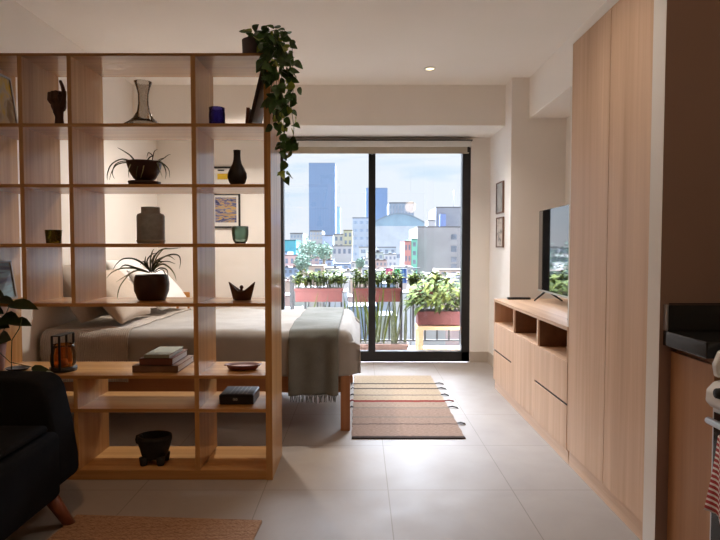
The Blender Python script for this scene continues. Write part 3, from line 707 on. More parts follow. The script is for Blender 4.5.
for (u, v) in ((245, 31), (252, 30), (262, 29), (274, 27), (285, 29), (290, 32), (268, 34), (280, 36)):
    lf(PV(u, v+2, 2.9), 0.045, -0.3, 0)
for (u, v) in ((297, 75), (300, 146), (297, 151), (302, 147), (291, 148), (296, 156), (299, 86), (297, 126), (290, 175), (283, 173), (292, 69), (294, 71)):
    lf(PV(u-4, v-1, 2.85), 0.055, 0.3, 0.5 if 145 < v < 160 else .1)
stem.build('stems', M['stem'], po); fol.build('foliage', [M['pgreen'], M['plime']], po)

# ---- items on the long counter board (shelf 6)
# books: (name,label,x0px,x1px,vtop,vbot,depth,cover,x shift)
def book(u0, u1, z0, z1, ya, yb, cover, label):
    x0 = PY(u0, 370, ya).x; x1 = PY(u1, 370, ya).x
    b = thing('book', label, 'book', ((x0+x1)/2, (ya+yb)/2, z0), 'books stacked on the long shelf board')
    c = MB(); c.box(x0, x1, ya, yb, z0, z0+0.003, 0.0008); c.box(x0, x1, ya, yb, z1-0.003, z1, 0.0008); c.box(x0, x1, ya, ya+0.003, z0, z1, 0.0008)
    c.build('cover', cover, b)
    MB().box(x0+0.004, x1-0.005, ya+0.0035, yb-0.005, z0+0.0032, z1-0.0032).build('pages', M['paper'], b)
M['paper'] = plain('book_pages', (0.72, 0.70, 0.66), 0.9, 0.04, 60)
z6 = on('6')
za, zb, zc_ = (z6+0.036, z6+0.037+0.036, z6+0.074+0.019)
book(132.2, 178, z6, za, 2.855, 3.14, plain('tan_cover', (0.16, 0.085, 0.045), 0.6), 'large tan-brown book at the bottom of the small stack')
book(139.5, 172.5, za+EPS, zb, 2.86, 3.12, plain('rust_cover', (0.13, 0.04, 0.02), 0.6), 'thick rust-brown book in the middle of the small stack')
book(144, 169.5, zb+EPS, zc_, 2.865, 3.10, plain('sage_cover', (0.30, 0.33, 0.26), 0.55), 'thin book with a sage green cover on top of the small stack')
# oval tray
ty = PZ(243, 369, z6); mb = MB(); s = ty.y/F
mb.lathe(ty.x, ty.y, z6, [(0, 0), (13*s, 0), (15.2*s, 1.5*s), (16.6*s, 5*s), (15.8*s, 5.2*s), (14.2*s, 2.6*s), (0, 1.8*s)], 40, sy=0.62)
M['redw'] = plain('dark_red_wood', (0.14, 0.028, 0.018), 0.35, 0.2, 30)
tr = thing('oval_tray', 'dark red oval tray on the long shelf board beside the right side panel', 'tray', (ty.x, ty.y, z6))
mb.build('dish', M['redw'], tr)
MB().lathe(ty.x, ty.y, z6, [(0, 2.0*s), (13.6*s, 2.5*s), (13.9*s, 2.9*s), (0, 2.6*s)], 40, sy=0.62).build('pink_lining', plain('pink_lining', (0.62, 0.42, 0.38), 0.5), tr)
for q in (-1, 1):
    hh = MB(); hh.box(ty.x+q*16.9*s-0.007, ty.x+q*16.9*s+0.007, ty.y-0.022, ty.y+0.022, z6+4.2*s, z6+5.2*s, 0.002); hh.build('lug', M['redw'], tr)
# lantern
lt = PZ(63.5, 370.3, z6); s = lt.y/F
M['amber'] = glassy('amber_glass', (1.0, 0.70, 0.36), 0.9, 1.4, body=((0.60, 0.28, 0.08), 0.12))
ln = thing('amber_lantern', 'amber glass candle lantern with a black base and upright handles on the long shelf board', 'lantern', (lt.x, lt.y, z6))
MB().lathe(lt.x, lt.y, z6, [(0, 0), (12.3*s, 0), (12.8*s, 1*s), (12.6*s, 4*s), (11.6*s, 4.6*s), (0, 4.6*s)], 36).build('base', M['black'], ln)
MB().lathe(lt.x, lt.y, z6, [(11.2*s, 4.8*s), (12.0*s, 9*s), (11.6*s, 17*s), (10.0*s, 23.5*s), (10.8*s, 26.5*s), (10.2*s, 26.5*s), (9.4*s, 23.3*s), (11*s, 17*s), (11.4*s, 9*s), (10.6*s, 4.8*s)], 36).build('glass_shade', M['amber'], ln)
hn = MB()
for q in (-3.6, 3.6):
    x = lt.x+q*s
    hn.box(x-1.2*s, x+1.2*s, lt.y-13.6*s, lt.y-13.0*s, z6+3*s, z6+36*s, 0.0008)
    hn.box(x-1.2*s, x+1.2*s, lt.y+13.0*s, lt.y+13.6*s, z6+3*s, z6+36*s, 0.0008)
hn.box(lt.x-4.6*s, lt.x+4.6*s, lt.y-13.6*s, lt.y+13.6*s, z6+36*s, z6+37*s, 0.0008)
hn.box(lt.x-4.6*s, lt.x+4.6*s, lt.y-13.6*s, lt.y-12.0*s, z6+2*s, z6+3.2*s); hn.box(lt.x-4.6*s, lt.x+4.6*s, lt.y+12.0*s, lt.y+13.6*s, z6+2*s, z6+3.2*s)
hn.build('handle', M['black'], ln)
MB().lathe(lt.x, lt.y, z6, [(0, 4.7*s), (4*s, 4.7*s), (4*s, 11*s), (3*s, 11.5*s), (0, 11*s)], 20).build('candle', plain('candle_wax', (0.5, 0.28, 0.16), 0.5), ln)
# black book / case on shelf 7
z7 = on('7'); c7 = thing('black_case', 'flat black case with a small pale emblem on the low shelf board', 'box', (PY(240, 400, 2.96).x, 2.96, z7))
x0, x1 = PY(219, 400, 2.87).x, PY(253.5, 400, 2.87).x
MB().box(x0, x1, 2.87, 3.05, z7, z7+0.05, 0.004).build('body', M['black'], c7)
g = MB(); g.box(x0+0.004, x1-0.004, 2.874, 3.046, z7+0.0502, z7+0.053, 0.001); g.build('lid', M['black'], c7)
g = MB(); xm = x0+0.085
for dx in (-0.006, 0.006): g.lathe(xm+dx, 2.8695, z7+0.026, [(0.0035, -0.001), (0.006, 0), (0.0035, 0.001)], 12, rot=Matrix.Rotation(PI/2, 3, 'X'))
g.build('emblem', M['paper'], c7)
g = MB()
for k in range(5): g.box(x0+0.05+k*0.022, x0+0.056+k*0.022, 2.88, 3.04, z7+0.0531, z7+0.054)
g.build('lid_ribs', plain('ribbon_grey', (0.12, 0.11, 0.10), 0.4), c7)
# stone mortar with legs
z8 = on('8'); mp_ = PZ(155, 462.5, z8); s = mp_.y/F
M['stone'] = plain('black_basalt', (0.010, 0.009, 0.009), 0.75, 0.4, 60, 0.4)
mo = thing('stone_mortar', 'black stone animal-shaped mortar on stubby legs on the bottom board', 'mortar', (mp_.x, mp_.y, z8))
g = MB(); g.lathe(mp_.x, mp_.y, z8, [(0, 6*s), (11*s, 6*s), (13*s, 9*s), (15.5*s, 18*s), (17.3*s, 25*s), (17.0*s, 28.5*s), (15.2*s, 28.8*s), (12*s, 20*s), (0, 15*s)], 28, sy=0.8)
g.build('bowl', M['stone'], mo)
for (dx, dy) in ((-8.5, -7), (8.5, -7), (8.5, 7), (-8.5, 7)):
    MB().lathe(mp_.x+dx*s, mp_.y+dy*s, z8, [(0, 0), (3.2*s, 0), (3.6*s, 1*s), (4.6*s, 8*s), (0, 9*s)], 12).build('leg', M['stone'], mo)
g = MB(); g.lathe(mp_.x-15.2*s, mp_.y-1*s, z8+24.5*s, [(0, -5*s), (3*s, -4*s), (4*s, 0), (3*s, 4*s), (0, 5*s)], 14); g.build('head', M['stone'], mo)

# leafy plant at far left on board 6
M['bigleaf'] = plain('dark_glossy_leaf', (0.018, 0.035, 0.012), 0.3, 0.4, 14)
M['tip'] = plain('pale_leaf_tip', (0.45, 0.52, 0.45), 0.4)  # pale tone laid over the tip of the trailing leaf
pp = PZ(-6, 370.5, z6); s = pp.y/F
rp_ = thing('leafy_houseplant', 'dark leafy houseplant in a dusty pink pot behind the black sofa', 'potted plant', (pp.x, pp.y, z6))
MB().lathe(pp.x, pp.y, z6, [(0, 0), (8*s, 0), (9*s, 1*s), (11.5*s, 27*s), (10.6*s, 27*s), (10*s, 24*s), (0, 24*s)], 28).build('pot', plain('dusty_pink_pot', (0.42, 0.22, 0.17), 0.7), rp_)
MB().lathe(pp.x, pp.y, z6, [(0, 24.5*s), (10.1*s, 24.2*s)], 20).build('soil', M['soil'], rp_)
st = MB(); g = MB()
def Pq(u, v, y=2.70): return PY(u, v, y)
pz0 = Vector((pp.x, pp.y, z6+24*s))
for tip, nrm, ln_, wd in (((37, 308), (0, -.5, .85), .17, .085), ((20, 322), (-.2, -.6, .7), .13, .09), ((14, 303), (.1, -.4, .9), .13, .08), ((11, 340), (.5, -.9, .2), .09, .07), ((-6, 318), (-.3, -.5, .8), .14, .09), ((-20, 300), (0, -.5, .8), .15, .09), ((4, 296), (0, -.7, .6), .1, .06), ((31, 325), (.2, -.5, .8), .13, .075), ((9, 327), (0, -.6, .7), .12, .08), ((3, 313), (.1, -.5, .8), .13, .09)):
    T = Pq(*tip); b = T+Vector((-ln_*0.92, 0.04, ln_*0.12)); g.leaf(b, T-b, nrm, ln_, wd, 0, 0.2, 0.05)
    st.tube([pz0, pz0.lerp(b, .5)+Vector((0.03, -0.03, .03)), b], 0.002, 5)
st.tube([Pq(22, 318), Pq(19, 329), Pq(12, 340), Pq(11.5, 352), PZ(11.5, 369, z6+0.014)], 0.0022, 6)
T0 = Pq(32, 367, 2.72); T1 = Pq(58, 377, 2.66); g.leaf(T0, T1-T0, (0.2, -.8, .6), (T1-T0).length, .045, 0, 0.3, 0.05)
g.leaf(T0.lerp(T1, .55)+Vector((0, -.004, .004)), T1-T0, (0.2, -.8, .6), (T1-T0).length*.45, .022, 1, 0.3, 0.0)
st.tube([pz0, Pq(10, 362, 2.76), T0], 0.0018, 5)
st.build('stems', M['stem'], rp_); g.build('foliage', [M['bigleaf'], M['tip']], rp_)
ds = PZ(17, 369.5, z6)
o = MB().lathe(ds.x+0.005, ds.y, z6, [(0, 0), (9*s, 0), (11.5*s, 2*s), (11*s, 2.2*s), (9*s, 1*s), (0, 0.8*s)], 28, sy=0.9).build('black_saucer', M['black'], origin=(ds.x, ds.y, z6))
tag(o, 'black saucer on the long shelf board beside the leafy plant', 'dish')

# ------------------------------------------------------------------ bed
BX1 = -0.065; BY0 = 3.555; BY1 = 4.895; BXL = XL+0.03
RZ0, RZ1 = PY(300, 393, BY0).z, PY(300, 375, BY0).z
bed = thing('bed', 'low reddish wooden platform bed behind the shelf unit, its head to the left wall', 'bed', ((BXL+BX1)/2, (BY0+BY1)/2, 0))
MB().box(BXL+0.02, BX1-0.062, BY0+0.012, BY0+0.045, RZ0, RZ1-0.01, 0.003).build('side_rail', M['bedwood'], bed)
MB().box(BXL+0.02, BX1-0.062, BY1-0.045, BY1-0.012, RZ0, RZ1-0.01, 0.003).build('side_rail', M['bedwood'], bed)
MB().box(BX1-0.045, BX1-0.012, BY0+0.062, BY1-0.062, RZ0, RZ1-0.01, 0.003).build('foot_rail', M['bedwood'], bed)
MB().box(BXL+0.05, BX1-0.05, BY0+0.05, BY1-0.05, RZ1-0.05, RZ1-0.015).build('slat_base', M['bedwood'], bed)
for x in (BX1-0.062, BXL):
    for y in (BY0, BY1-0.062):
        MB().box(x, x+0.062, y, y+0.062, 0, RZ1-0.006, 0.003).build('leg', M['bedwood_z'], bed)
M['matt'] = fabric('mattress_white', (0.62, 0.57, 0.5), (0.7, 0.65, 0.58))
MB().box(BXL+0.01, BX1-0.03, BY0+0.03, BY1-0.03, RZ1-0.012, RZ1+0.17, 0.03).build('mattress', M['matt'], bed)

# duvet: a draped shell over the mattress
M['duvet'] = fabric('cream_duvet', (0.32, 0.295, 0.265), (0.375, 0.35, 0.32), 300, 0.15)
DT = PY(300, 331, BY0).z
def duvet_xy(x, t, x_a, x_b, top, y0, y1, hem, rad=0.085, grow=0.0):
    """t runs over the drape: near hem, up, across the top and down the far side; returns point"""
    s0 = top-hem-rad; arc = PI/2*rad; flat = (y1-y0)-2*rad
    tot = 2*s0+2*arc+flat; d_ = t*tot
    if d_ < s0: return Vector((x, y0, hem+d_)), Vector((0, -1, 0))
    d_ -= s0
    if d_ < arc:
        a = d_/rad; return Vector((x, y0+rad-rad*math.cos(a), top-rad+rad*math.sin(a))), Vector((0, -math.cos(a), math.sin(a)))
    d_ -= arc
    if d_ < flat: return Vector((x, y0+rad+d_, top)), Vector((0, 0, 1))
    d_ -= flat
    if d_ < arc:
        a = d_/rad; return Vector((x, y1-rad+rad*math.sin(a), top-rad+rad*math.cos(a))), Vector((0, math.sin(a), math.cos(a)))
    d_ -= arc
    return Vector((x, y1, top-rad-d_)), Vector((0, 1, 0))
def drape(name, mat, x_a, x_b, top, y0, y1, hem, off=0.0, nx=70, nt=110, amp=0.008, folds=0.012, endround=True, label=None, cat=None, thick=0.01, seed=0, parent=None):
    mb = MB(); g = []
    for i in range(nx+1):
        u = i/nx; x = x_a+(x_b-x_a)*u; row = []
        for j in range(nt+1):
            t = j/nt
            p, nrm = duvet_xy(x, t, x_a, x_b, top+off, y0-off, y1+off, hem)
            if endround:
                ex = max(0, (x-(x_b-0.09))/0.09)
                if ex > 0:
                    k = 1-math.sqrt(max(0, 1-ex*ex)); cen = Vector((x, (y0+y1)/2, (top+hem)/2))
                    p.z -= max(0, (p.z-hem))*0.35*k if nrm.z > 0.2 else 0
                    p.y += (0.06*k) if nrm.y < -0.2 else (-0.06*k if nrm.y > 0.2 else 0)
            q = Vector((x*3+1, p.y*3, (p.z-off)*3))
            p += nrm*(0.010*noise.noise(q)*2.0+0.005*noise.noise(q*3)+amp*max(0, noise.noise(q*4+Vector((seed, 0, 0)))))
            if nrm.z < 0.5:
                low = 1-min(1, (p.z-hem)/(top-hem))
                p += nrm*(0.008*low*math.sin(x*24+1+2*math.sin(x*5))+folds*math.sqrt(low)*(0.5+0.5*math.sin(x*58+seed+2*math.sin(x*9))))
            row.append(mb.bm.verts.new(p))
        g.append(row)
    for i in range(nx):
        for j in range(nt):
            q = mb.bm.faces.new([g[i][j], g[i+1][j], g[i+1][j+1], g[i][j+1]]); q.smooth = True
    if endround:   # close the foot end
        ring = g[-1]; c = (ring[0].co+ring[-1].co)/2
        inner = []
        for v in ring:
            p = v.co.copy(); p.x += 0.035; p.y = c.y+(p.y-c.y)*0.96; p.z = hem+(p.z-hem)*0.86
            inner.append(mb.bm.verts.new(p))
        for j in range(nt):
            q = mb.bm.faces.new([ring[j], inner[j], inner[j+1], ring[j+1]]); q.smooth = True
        mid = []
        for v in inner:
            p = v.co.copy(); p.x -= 0.002; p.z = hem; mid.append(mb.bm.verts.new(p))
        for j in range(nt):
            if (inner[j].co-mid[j].co).length < 1e-4: continue
            try: q = mb.bm.faces.new([inner[j], mid[j], mid[j+1], inner[j+1]])
            except ValueError: pass
    o = mb.build(name, mat, parent, origin=((x_a+x_b)/2, (y0+y1)/2, hem) if parent is None else None)
    mod(o, 'SOLIDIFY', thickness=thick, offset=-1)
    if label: tag(o, label, cat)
    return o
drape('duvet', M['duvet'], -1.62, BX1+0.03, DT, BY0-0.012, BY1+0.012, RZ1-0.005, amp=0.0, folds=0.0, label='cream duvet spread over the bed behind the shelf unit', cat='duvet', thick=0.008)
M['linen'] = fabric('grey_muslin', (0.36, 0.31, 0.27), (0.50, 0.44, 0.38), 200, 0.3, rib=('X', 22, 3.0))
drape('muslin_blanket', M['linen'], XL+0.035, -1.50, DT, BY0-0.012, BY1+0.012, RZ1-0.04, off=0.008, nx=40, amp=0.002, folds=0.006, endround=False, label='crinkled grey-beige muslin blanket across the pillow end of the bed', cat='blanket', thick=0.004, seed=3)
M['throw'] = fabric('sage_grey_throw', (0.14, 0.143, 0.125), (0.22, 0.228, 0.205), 350, 0.3)
txa, txb = PY(288.5, 360, BY0-0.03).x, PY(343, 360, BY0-0.03).x
thr = drape('throw_blanket', M['throw'], txa, txb-0.03, DT, BY0-0.012, BY1+0.012, RZ0-0.005, off=0.014, nx=40, nt=120, amp=0.004, folds=0.024, endround=False, label='dark grey-green throw with fringe draped over the foot of the bed', cat='throw', thick=0.006, seed=1)
fr = MB()
for i in range(34):
    x = txa+0.01+(txb-txa-0.05)*i/33; x2 = x+R(-.008, .008); y = BY0-0.036+R(-.004, .004)+0.011*math.sin(x*24+1+2*math.sin(x*5))
    fr.tube([(x, y, RZ0+0.0), (x2, y+R(-.005, .005), RZ0-0.02), (x2+R(-.006, .006), y, RZ0-0.045-R(0, .012))], [0.0035, 0.003, 0.0015], 5)
fr.build('fringe', M['throw'], thr)
for o_ in thr.children: o_.data.transform(Matrix.Translation(Vector((0, 0, 0))))

# pillows
def pillow(cx, cy, cz, w_, h_, t_, tilt, rz, mat, label, seed=0):
    mb = MB(); n_ = 18; top = {}; bot = {}
    for i in range(n_+1):
        for j in range(n_+1):
            u = -1+2*i/n_; v = -1+2*j/n_
            e = max(0, (1-abs(u)**2.6))*max(0, (1-abs(v)**2.6)); th = t_/2*e**0.45
            pin = 1-0.06*(1-abs(u))*abs(v)**3-0.0; pin2 = 1-0.06*(1-abs(v))*abs(u)**3
            wr = 0.008*noise.noise(Vector((u*2.5+seed, v*2.5, seed)))
            X, Y = u*w_/2*pin2, v*h_/2*pin
            top[i, j] = mb.bm.verts.new((X, Y, th+wr*e))
            bot[i, j] = top[i, j] if i in (0, n_) or j in (0, n_) else mb.bm.verts.new((X, Y, -th+wr*e))
    for i in range(n_):
        for j in range(n_):
            a = mb.bm.faces.new([top[i, j], top[i+1, j], top[i+1, j+1], top[i, j+1]]); a.smooth = True
            q = [bot[i, j], bot[i, j+1], bot[i+1, j+1], bot[i+1, j]]
            a = mb.bm.faces.new(q); a.smooth = True
    o = mb.build('pillow', mat); o.location = (cx, cy, cz)
    # local X -> world Y (width), local Y -> up the wall, leaning
    o.rotation_euler = (Matrix.Rotation(rz, 3, 'Z') @ Matrix.Rotation(-tilt, 3, 'Y') @ Matrix.Rotation(PI/2, 3, 'Y') @ Matrix.Rotation(PI/2, 3, 'Z')).to_euler()
    return tag(o, label, 'pillow', 'pillows against the left wall')
M['pgrey'] = fabric('greige_pillowcase', (0.36, 0.30, 0.25), (0.46, 0.39, 0.33), 250, 0.2)
M['pbeige'] = fabric('beige_pillowcase', (0.50, 0.40, 0.31), (0.60, 0.49, 0.39), 250, 0.2)
M['pwhite'] = fabric('white_pillowcase', (0.74, 0.72, 0.69), (0.82, 0.80, 0.77), 250, 0.15)
pz = DT+0.035
pillow(XL+0.16, 3.92, pz+0.20, .62, .44, .15, math.radians(28), 0.0, M['pgrey'], 'greige pillow nearest the wall at the near side of the bed', 1)
pillow(XL+0.36, 3.95, pz+0.17, .62, .44, .15, math.radians(38), 0.05, M['pbeige'], 'beige pillow leaning in front of the greige one', 2)
pillow(XL+0.19, 4.62, pz+0.21, .62, .46, .16, math.radians(28), 0.0, M['pwhite'], 'white pillow against the wall at the far side of the bed', 3)
pillow(XL+0.42, 4.60, pz+0.17, .60, .42, .15, math.radians(42), -0.05, M['pwhite'], 'white pillow leaning in front of another white pillow on the far side', 4)

# wooden chair beyond the bed
cp = PY(187, 291, 5.35)
ch = thing('wooden_chair', 'orange wooden chair standing beyond the bed by the far wall', 'chair', (cp.x, 5.35, 0))
M['orangew'] = wood('orange_wood', (0.48, 0.20, 0.05), (0.62, 0.29, 0.09), 'X', 40, 1.5, 0.4)
MB().box(cp.x-0.075, cp.x+0.065, 5.22, 5.24, cp.z-0.14, cp.z, 0.012).build('backrest', M['orangew'], ch)
MB().box(cp.x-0.19, cp.x+0.19, 5.2, 5.56, 0.43, 0.46, 0.01).build('seat', M['orangew'], ch)
for x in (-0.17, 0.14):
    for y in (5.22, 5.5): MB().box(cp.x+x, cp.x+x+0.03, y, y+0.03, 0, 0.43, 0.003).build('leg', M['orangew'], ch)
for x in (-0.065, 0.04): MB().box(cp.x+x, cp.x+x+0.02, 5.225, 5.245, 0.46, cp.z-0.1, 0.003).build('back_post', M['orangew'], ch)

# ------------------------------------------------------------------ pictures on the far wall
def wallpic(u0, u1, v0, v1, matp, label, fw=0.018, mat_border=0.0):
    a = PY(u0, v0, YD-0.02); b = PY(u1, v1, YD-0.02)
    t = thing('framed_poster', label, 'picture', ((a.x+b.x)/2, YD-0.012, b.z))
    m_ = MB(); m_.box(a.x, b.x, YD-0.022, YD-0.001, a.z-fw, a.z); m_.box(a.x, b.x, YD-0.022, YD-0.001, b.z, b.z+fw)
    m_.box(a.x, a.x+fw, YD-0.022, YD-0.001, b.z+fw, a.z-fw); m_.box(b.x-fw, b.x, YD-0.022, YD-0.001, b.z+fw, a.z-fw)
    m_.build('frame', M['black'], t)
    MB().box(a.x+fw, b.x-fw, YD-0.012, YD-0.004, b.z+fw, a.z-fw).build('mount', M['paper'], t)
    k = mat_border
    MB().box(a.x+fw+k, b.x-fw-k, YD-0.0145, YD-0.0122, b.z+fw+k*1.8, a.z-fw-k*1.2).build('print', matp, t)
    return t
A_w = art('wavy_blue_gold_print', [(0.3, (0.03, 0.035, 0.10)), (0.42, (0.07, 0.08, 0.22)), (0.5, (0.30, 0.28, 0.30)), (0.55, (0.62, 0.38, 0.06)), (0.6, (0.14, 0.12, 0.25)), (0.75, (0.25, 0.27, 0.36))], 5, 2.5, sc3=(0.6, 1, 3.2))
wallpic(211, 240.3, 193, 228, A_w, 'black-framed wavy blue and gold abstract print behind the teal cup', mat_border=0.022)
ye = plain('solid_yellow', (0.66, 0.42, 0.02), 0.5)
yp = wallpic(211, 240, 166.5, 189, ye, 'black-framed yellow poster partly behind the black bottle vase', mat_border=0.045)
a = PY(217.5, 169.6, YD-0.02); b_ = PY(224, 170.8, YD-0.02)
MB().box(a.x, b_.x, YD-0.0155, YD-0.0124, b_.z, a.z).build('caption_bar', M['blackm'], yp)
# two small pictures on the column reveal
def revpic(v0, v1, matp, label):
    a = PXp(504.5, v0, XC); b = PXp(497.5, v1, XC); ya, yb_ = a.y, b.y
    zt_ = PXp(504.5, v0, XC).z; zb_ = PXp(504.5, v1, XC).z
    t = thing('small_framed_picture', label, 'picture', (XC-0.01, (ya+yb_)/2, zb_))
    m_ = MB(); fw = 0.012; x0, x1 = XC-0.018, XC-0.0005
    m_.box(x0, x1, ya, yb_, zt_-fw, zt_); m_.box(x0, x1, ya, yb_, zb_, zb_+fw); m_.box(x0, x1, ya, ya+fw, zb_+fw, zt_-fw); m_.box(x0, x1, yb_-fw, yb_, zb_+fw, zt_-fw)
    m_.build('frame', M['rustf'], t)
    MB().box(XC-0.012, XC-0.004, ya+fw, yb_-fw, zb_+fw, zt_-fw).build('print', matp, t)
M['rustf'] = plain('brown_thin_frame', (0.16, 0.08, 0.05), 0.5)
revpic(180.5, 212.5, art('misty_print', [(0.35, (0.10, 0.13, 0.14)), (0.5, (0.45, 0.45, 0.42)), (0.7, (0.72, 0.70, 0.66))], 3, 0.5, sc3=(1, 1, 1.2)), 'small misty landscape picture on the white reveal, upper of the pair')
revpic(216.5, 247.5, art('spotted_print', [(0.40, (0.14, 0.12, 0.11)), (0.48, (0.55, 0.48, 0.42)), (0.7, (0.66, 0.60, 0.54))], 18, 0.2), 'small spotted print on the white reveal, lower of the pair')

# ------------------------------------------------------------------ rugs
def rug_mat():
    m, nt, b = new_mat('woven_striped_cotton')
    v = coords(nt); sp = nt.nodes.new('ShaderNodeSeparateXYZ'); L(nt, v, sp.inputs[0])
    mr = nt.nodes.new('ShaderNodeMapRange'); mr.inputs['From Min'].default_value = -0.845; mr.inputs['From Max'].default_value = 0.845
    w_ = noi(nt, coords(nt, (6, 1, 1)), 2, 2); ad = nt.nodes.new('ShaderNodeMath'); ad.operation = 'MULTIPLY_ADD'; ad.inputs[1].default_value = 0.02
    L(nt, w_, ad.inputs[0]); L(nt, sp.outputs['Y'], ad.inputs[2]); L(nt, ad.outputs[0], mr.inputs['Value'])
    cA, cB, cC = (0.27, 0.185, 0.14), (0.30, 0.215, 0.16), (0.37, 0.285, 0.195)
    dk = (0.05, 0.035, 0.03); rd = (0.20, 0.03, 0.02); gr = (0.20, 0.16, 0.13)
    y = lambda vv: (PZ(400, vv, 0.008).y-PZ(400, 437.8, 0.008).y)/1.682
    st_ = [(0, dk), (y(435.4), dk), (y(434.8), cA)]
    for vv, c, hw, after in ((423.3, dk, .004, cA), (416.5, gr, .006, cA), (407.2, gr, .006, cB), (400.6, rd, .012, cC), (394.7, gr, .006, cC), (388.3, dk, .007, cC), (383.5, dk, .007, cC)):
        q = y(vv); prev = st_[-1][1]
        st_ += [(q-hw*1.35, prev), (q-hw*1.35+.001, c), (q+hw*1.35, c), (q+hw*1.35+.001, after)]
    r = nt.nodes.new('ShaderNodeValToRGB'); r.color_ramp.interpolation = 'LINEAR'
    els = r.color_ramp.elements
    while len(els) < len(st_) and len(els) < 32: els.new(0.5)
    for e, (p, c) in zip(els, st_): e.position = max(0, min(1, p)); e.color = (*c, 1)
    L(nt, mr.outputs[0], r.inputs['Fac'])
    n = noi(nt, coords(nt, (45, 150, 1)), 1, 3)
    mx = nt.nodes.new('ShaderNodeMix'); mx.data_type = 'RGBA'; mx.blend_type = 'MULTIPLY'; mx.inputs[0].default_value = 0.9
    L(nt, r.outputs[0], mx.inputs[6]); L(nt, ramp(nt, n, [(0.3, (.7, .68, .66)), (0.7, (1.2, 1.2, 1.2))]), mx.inputs[7])
    L(nt, mx.outputs[2], b.inputs['Base Color']); b.inputs['Roughness'].default_value = 0.95; b.inputs['Specular IOR Level'].default_value = 0.1
    bump(nt, b, n, 0.8, 0.004); return m
RY0, RY1 = PZ(400, 437.8, 0.008).y, PZ(400, 375.7, 0.008).y
RX0, RX1 = PZ(351.7, 438, 0.01).x, PZ(465.5, 438, 0.01).x
rg = thing('striped_rug', 'beige woven rug with thin dark and red stripes and tassels between bed and door', 'rug', ((RX0+RX1)/2, (RY0+RY1)/2, 0))
mb = MB(); n_ = 40; g = []
for i in range(n_+1):
    row = []
    for j in range(3):
        t = i/n_; y = RY0+(RY1-RY0)*t; x = (RX0 if j == 0 else RX1 if j == 2 else (RX0+RX1)/2)+(0.003*math.sin(i*1.7+j) if j != 1 else 0)
        row.append(mb.bm.verts.new((x, y, 0.009)))
    g.append(row)
for i in range(n_):
    for j in range(2): mb.bm.faces.new([g[i][j], g[i][j+1], g[i+1][j+1], g[i+1][j]])
rr_ = mb.build('woven_field', rug_mat(), rg); mod(rr_, 'SOLIDIFY', thickness=0.008, offset=-1)
M['tassel'] = plain('dark_tassel', (0.06, 0.05, 0.05), 0.9); M['tasselr'] = plain('red_tassel', (0.25, 0.04, 0.04), 0.9)
for k, vv in enumerate((383.5, 388.3, 394.7, 400.6, 407.2, 423.3)):
    y = PZ(400, vv, 0.006).y
    for sgn, xx in ((1, RX1), (-1, RX0)):
        if sgn < 0 and k > 4: continue
        t_ = MB(); ln_ = R(.05, .075) if sgn > 0 else .025
        for q in range(6): t_.tube([(xx-sgn*0.004, y, 0.007), (xx+sgn*ln_*.5, y+R(-.012, .012), 0.012), (xx+sgn*ln_, y+R(-.02, .02)-0.012, 0.0045)], [0.004, 0.004, 0.002], 5)
        t_.build('tassel', M['tasselr'] if k == 3 else M['tassel'], rg)
def jute_mat():
    m, nt, b = new_mat('braided_jute'); v = coords(nt, (1, 1, 1), (0, 0, 0.03))
    n = noi(nt, coords(nt, (45, 45, 1)), 1, 4, 0.6, 0.6)
    w_ = nt.nodes.new('ShaderNodeTexWave'); w_.bands_direction = 'Y'; w_.inputs['Scale'].default_value = 28; w_.inputs['Distortion'].default_value = 4; w_.inputs['Detail Scale'].default_value = 3; L(nt, v, w_.inputs['Vector'])
    mx = nt.nodes.new('ShaderNodeMix'); mx.data_type = 'FLOAT'; mx.inputs[0].default_value = 0.55; L(nt, w_.outputs['Fac'], mx.inputs[2]); L(nt, n, mx.inputs[3])
    L(nt, ramp(nt, mx.outputs[0], [(0.25, (0.20, 0.10, 0.05)), (0.7, (0.46, 0.28, 0.17))]), b.inputs['Base Color'])
    b.inputs['Roughness'].default_value = 0.95; bump(nt, b, mx.outputs[0], 1.0, 0.006); return m
q1, q2 = PZ(262, 520.5, 0.01), PZ(77, 515, 0.01)
dr_ = (q1-q2).normalized(); pr = Vector((dr_.y, -dr_.x, 0)); mb = MB()
a = q1; b2 = q2; c2 = b2+pr*2.0; d2 = a+pr*2.0
top = [Vector((p.x, p.y, 0.012)) for p in (a, b2, c2, d2)]; 
mb.prism([(p.x, p.y) for p in top], 0.001, 0.012, axis='Z')
o = mb.build('jute_rug', jute_mat(), origin=(-0.85, 1.5, 0.001)); tag(o, 'brown braided jute rug on the floor in front of the dark lounge chair', 'rug')

# ------------------------------------------------------------------ dark lounge chair
SXR = -1.235
M['navy'] = fabric('charcoal_upholstery', (0.006, 0.007, 0.009), (0.014, 0.015, 0.018), 300, 0.3)
M['navy'].node_tree.nodes['Principled BSDF'].inputs['Sheen Weight'].default_value = 0
M['navy'].node_tree.nodes['Principled BSDF'].inputs['Specular IOR Level'].default_value = 0.08
lc = thing('lounge_sofa', 'black upholstered sofa with slanted reddish wooden legs in front of the shelf unit', 'sofa', (-1.6, 1.95, 0.12))
def softbox(x0, x1, y0, y1, z0, z1, bev, name, seed=0):
    mb = MB(); mb.box(x0, x1, y0, y1, z0, z1); o = mb.build(name, M['navy'], lc)
    mod(o, 'BEVEL', width=bev, segments=5); smooth(o); return o
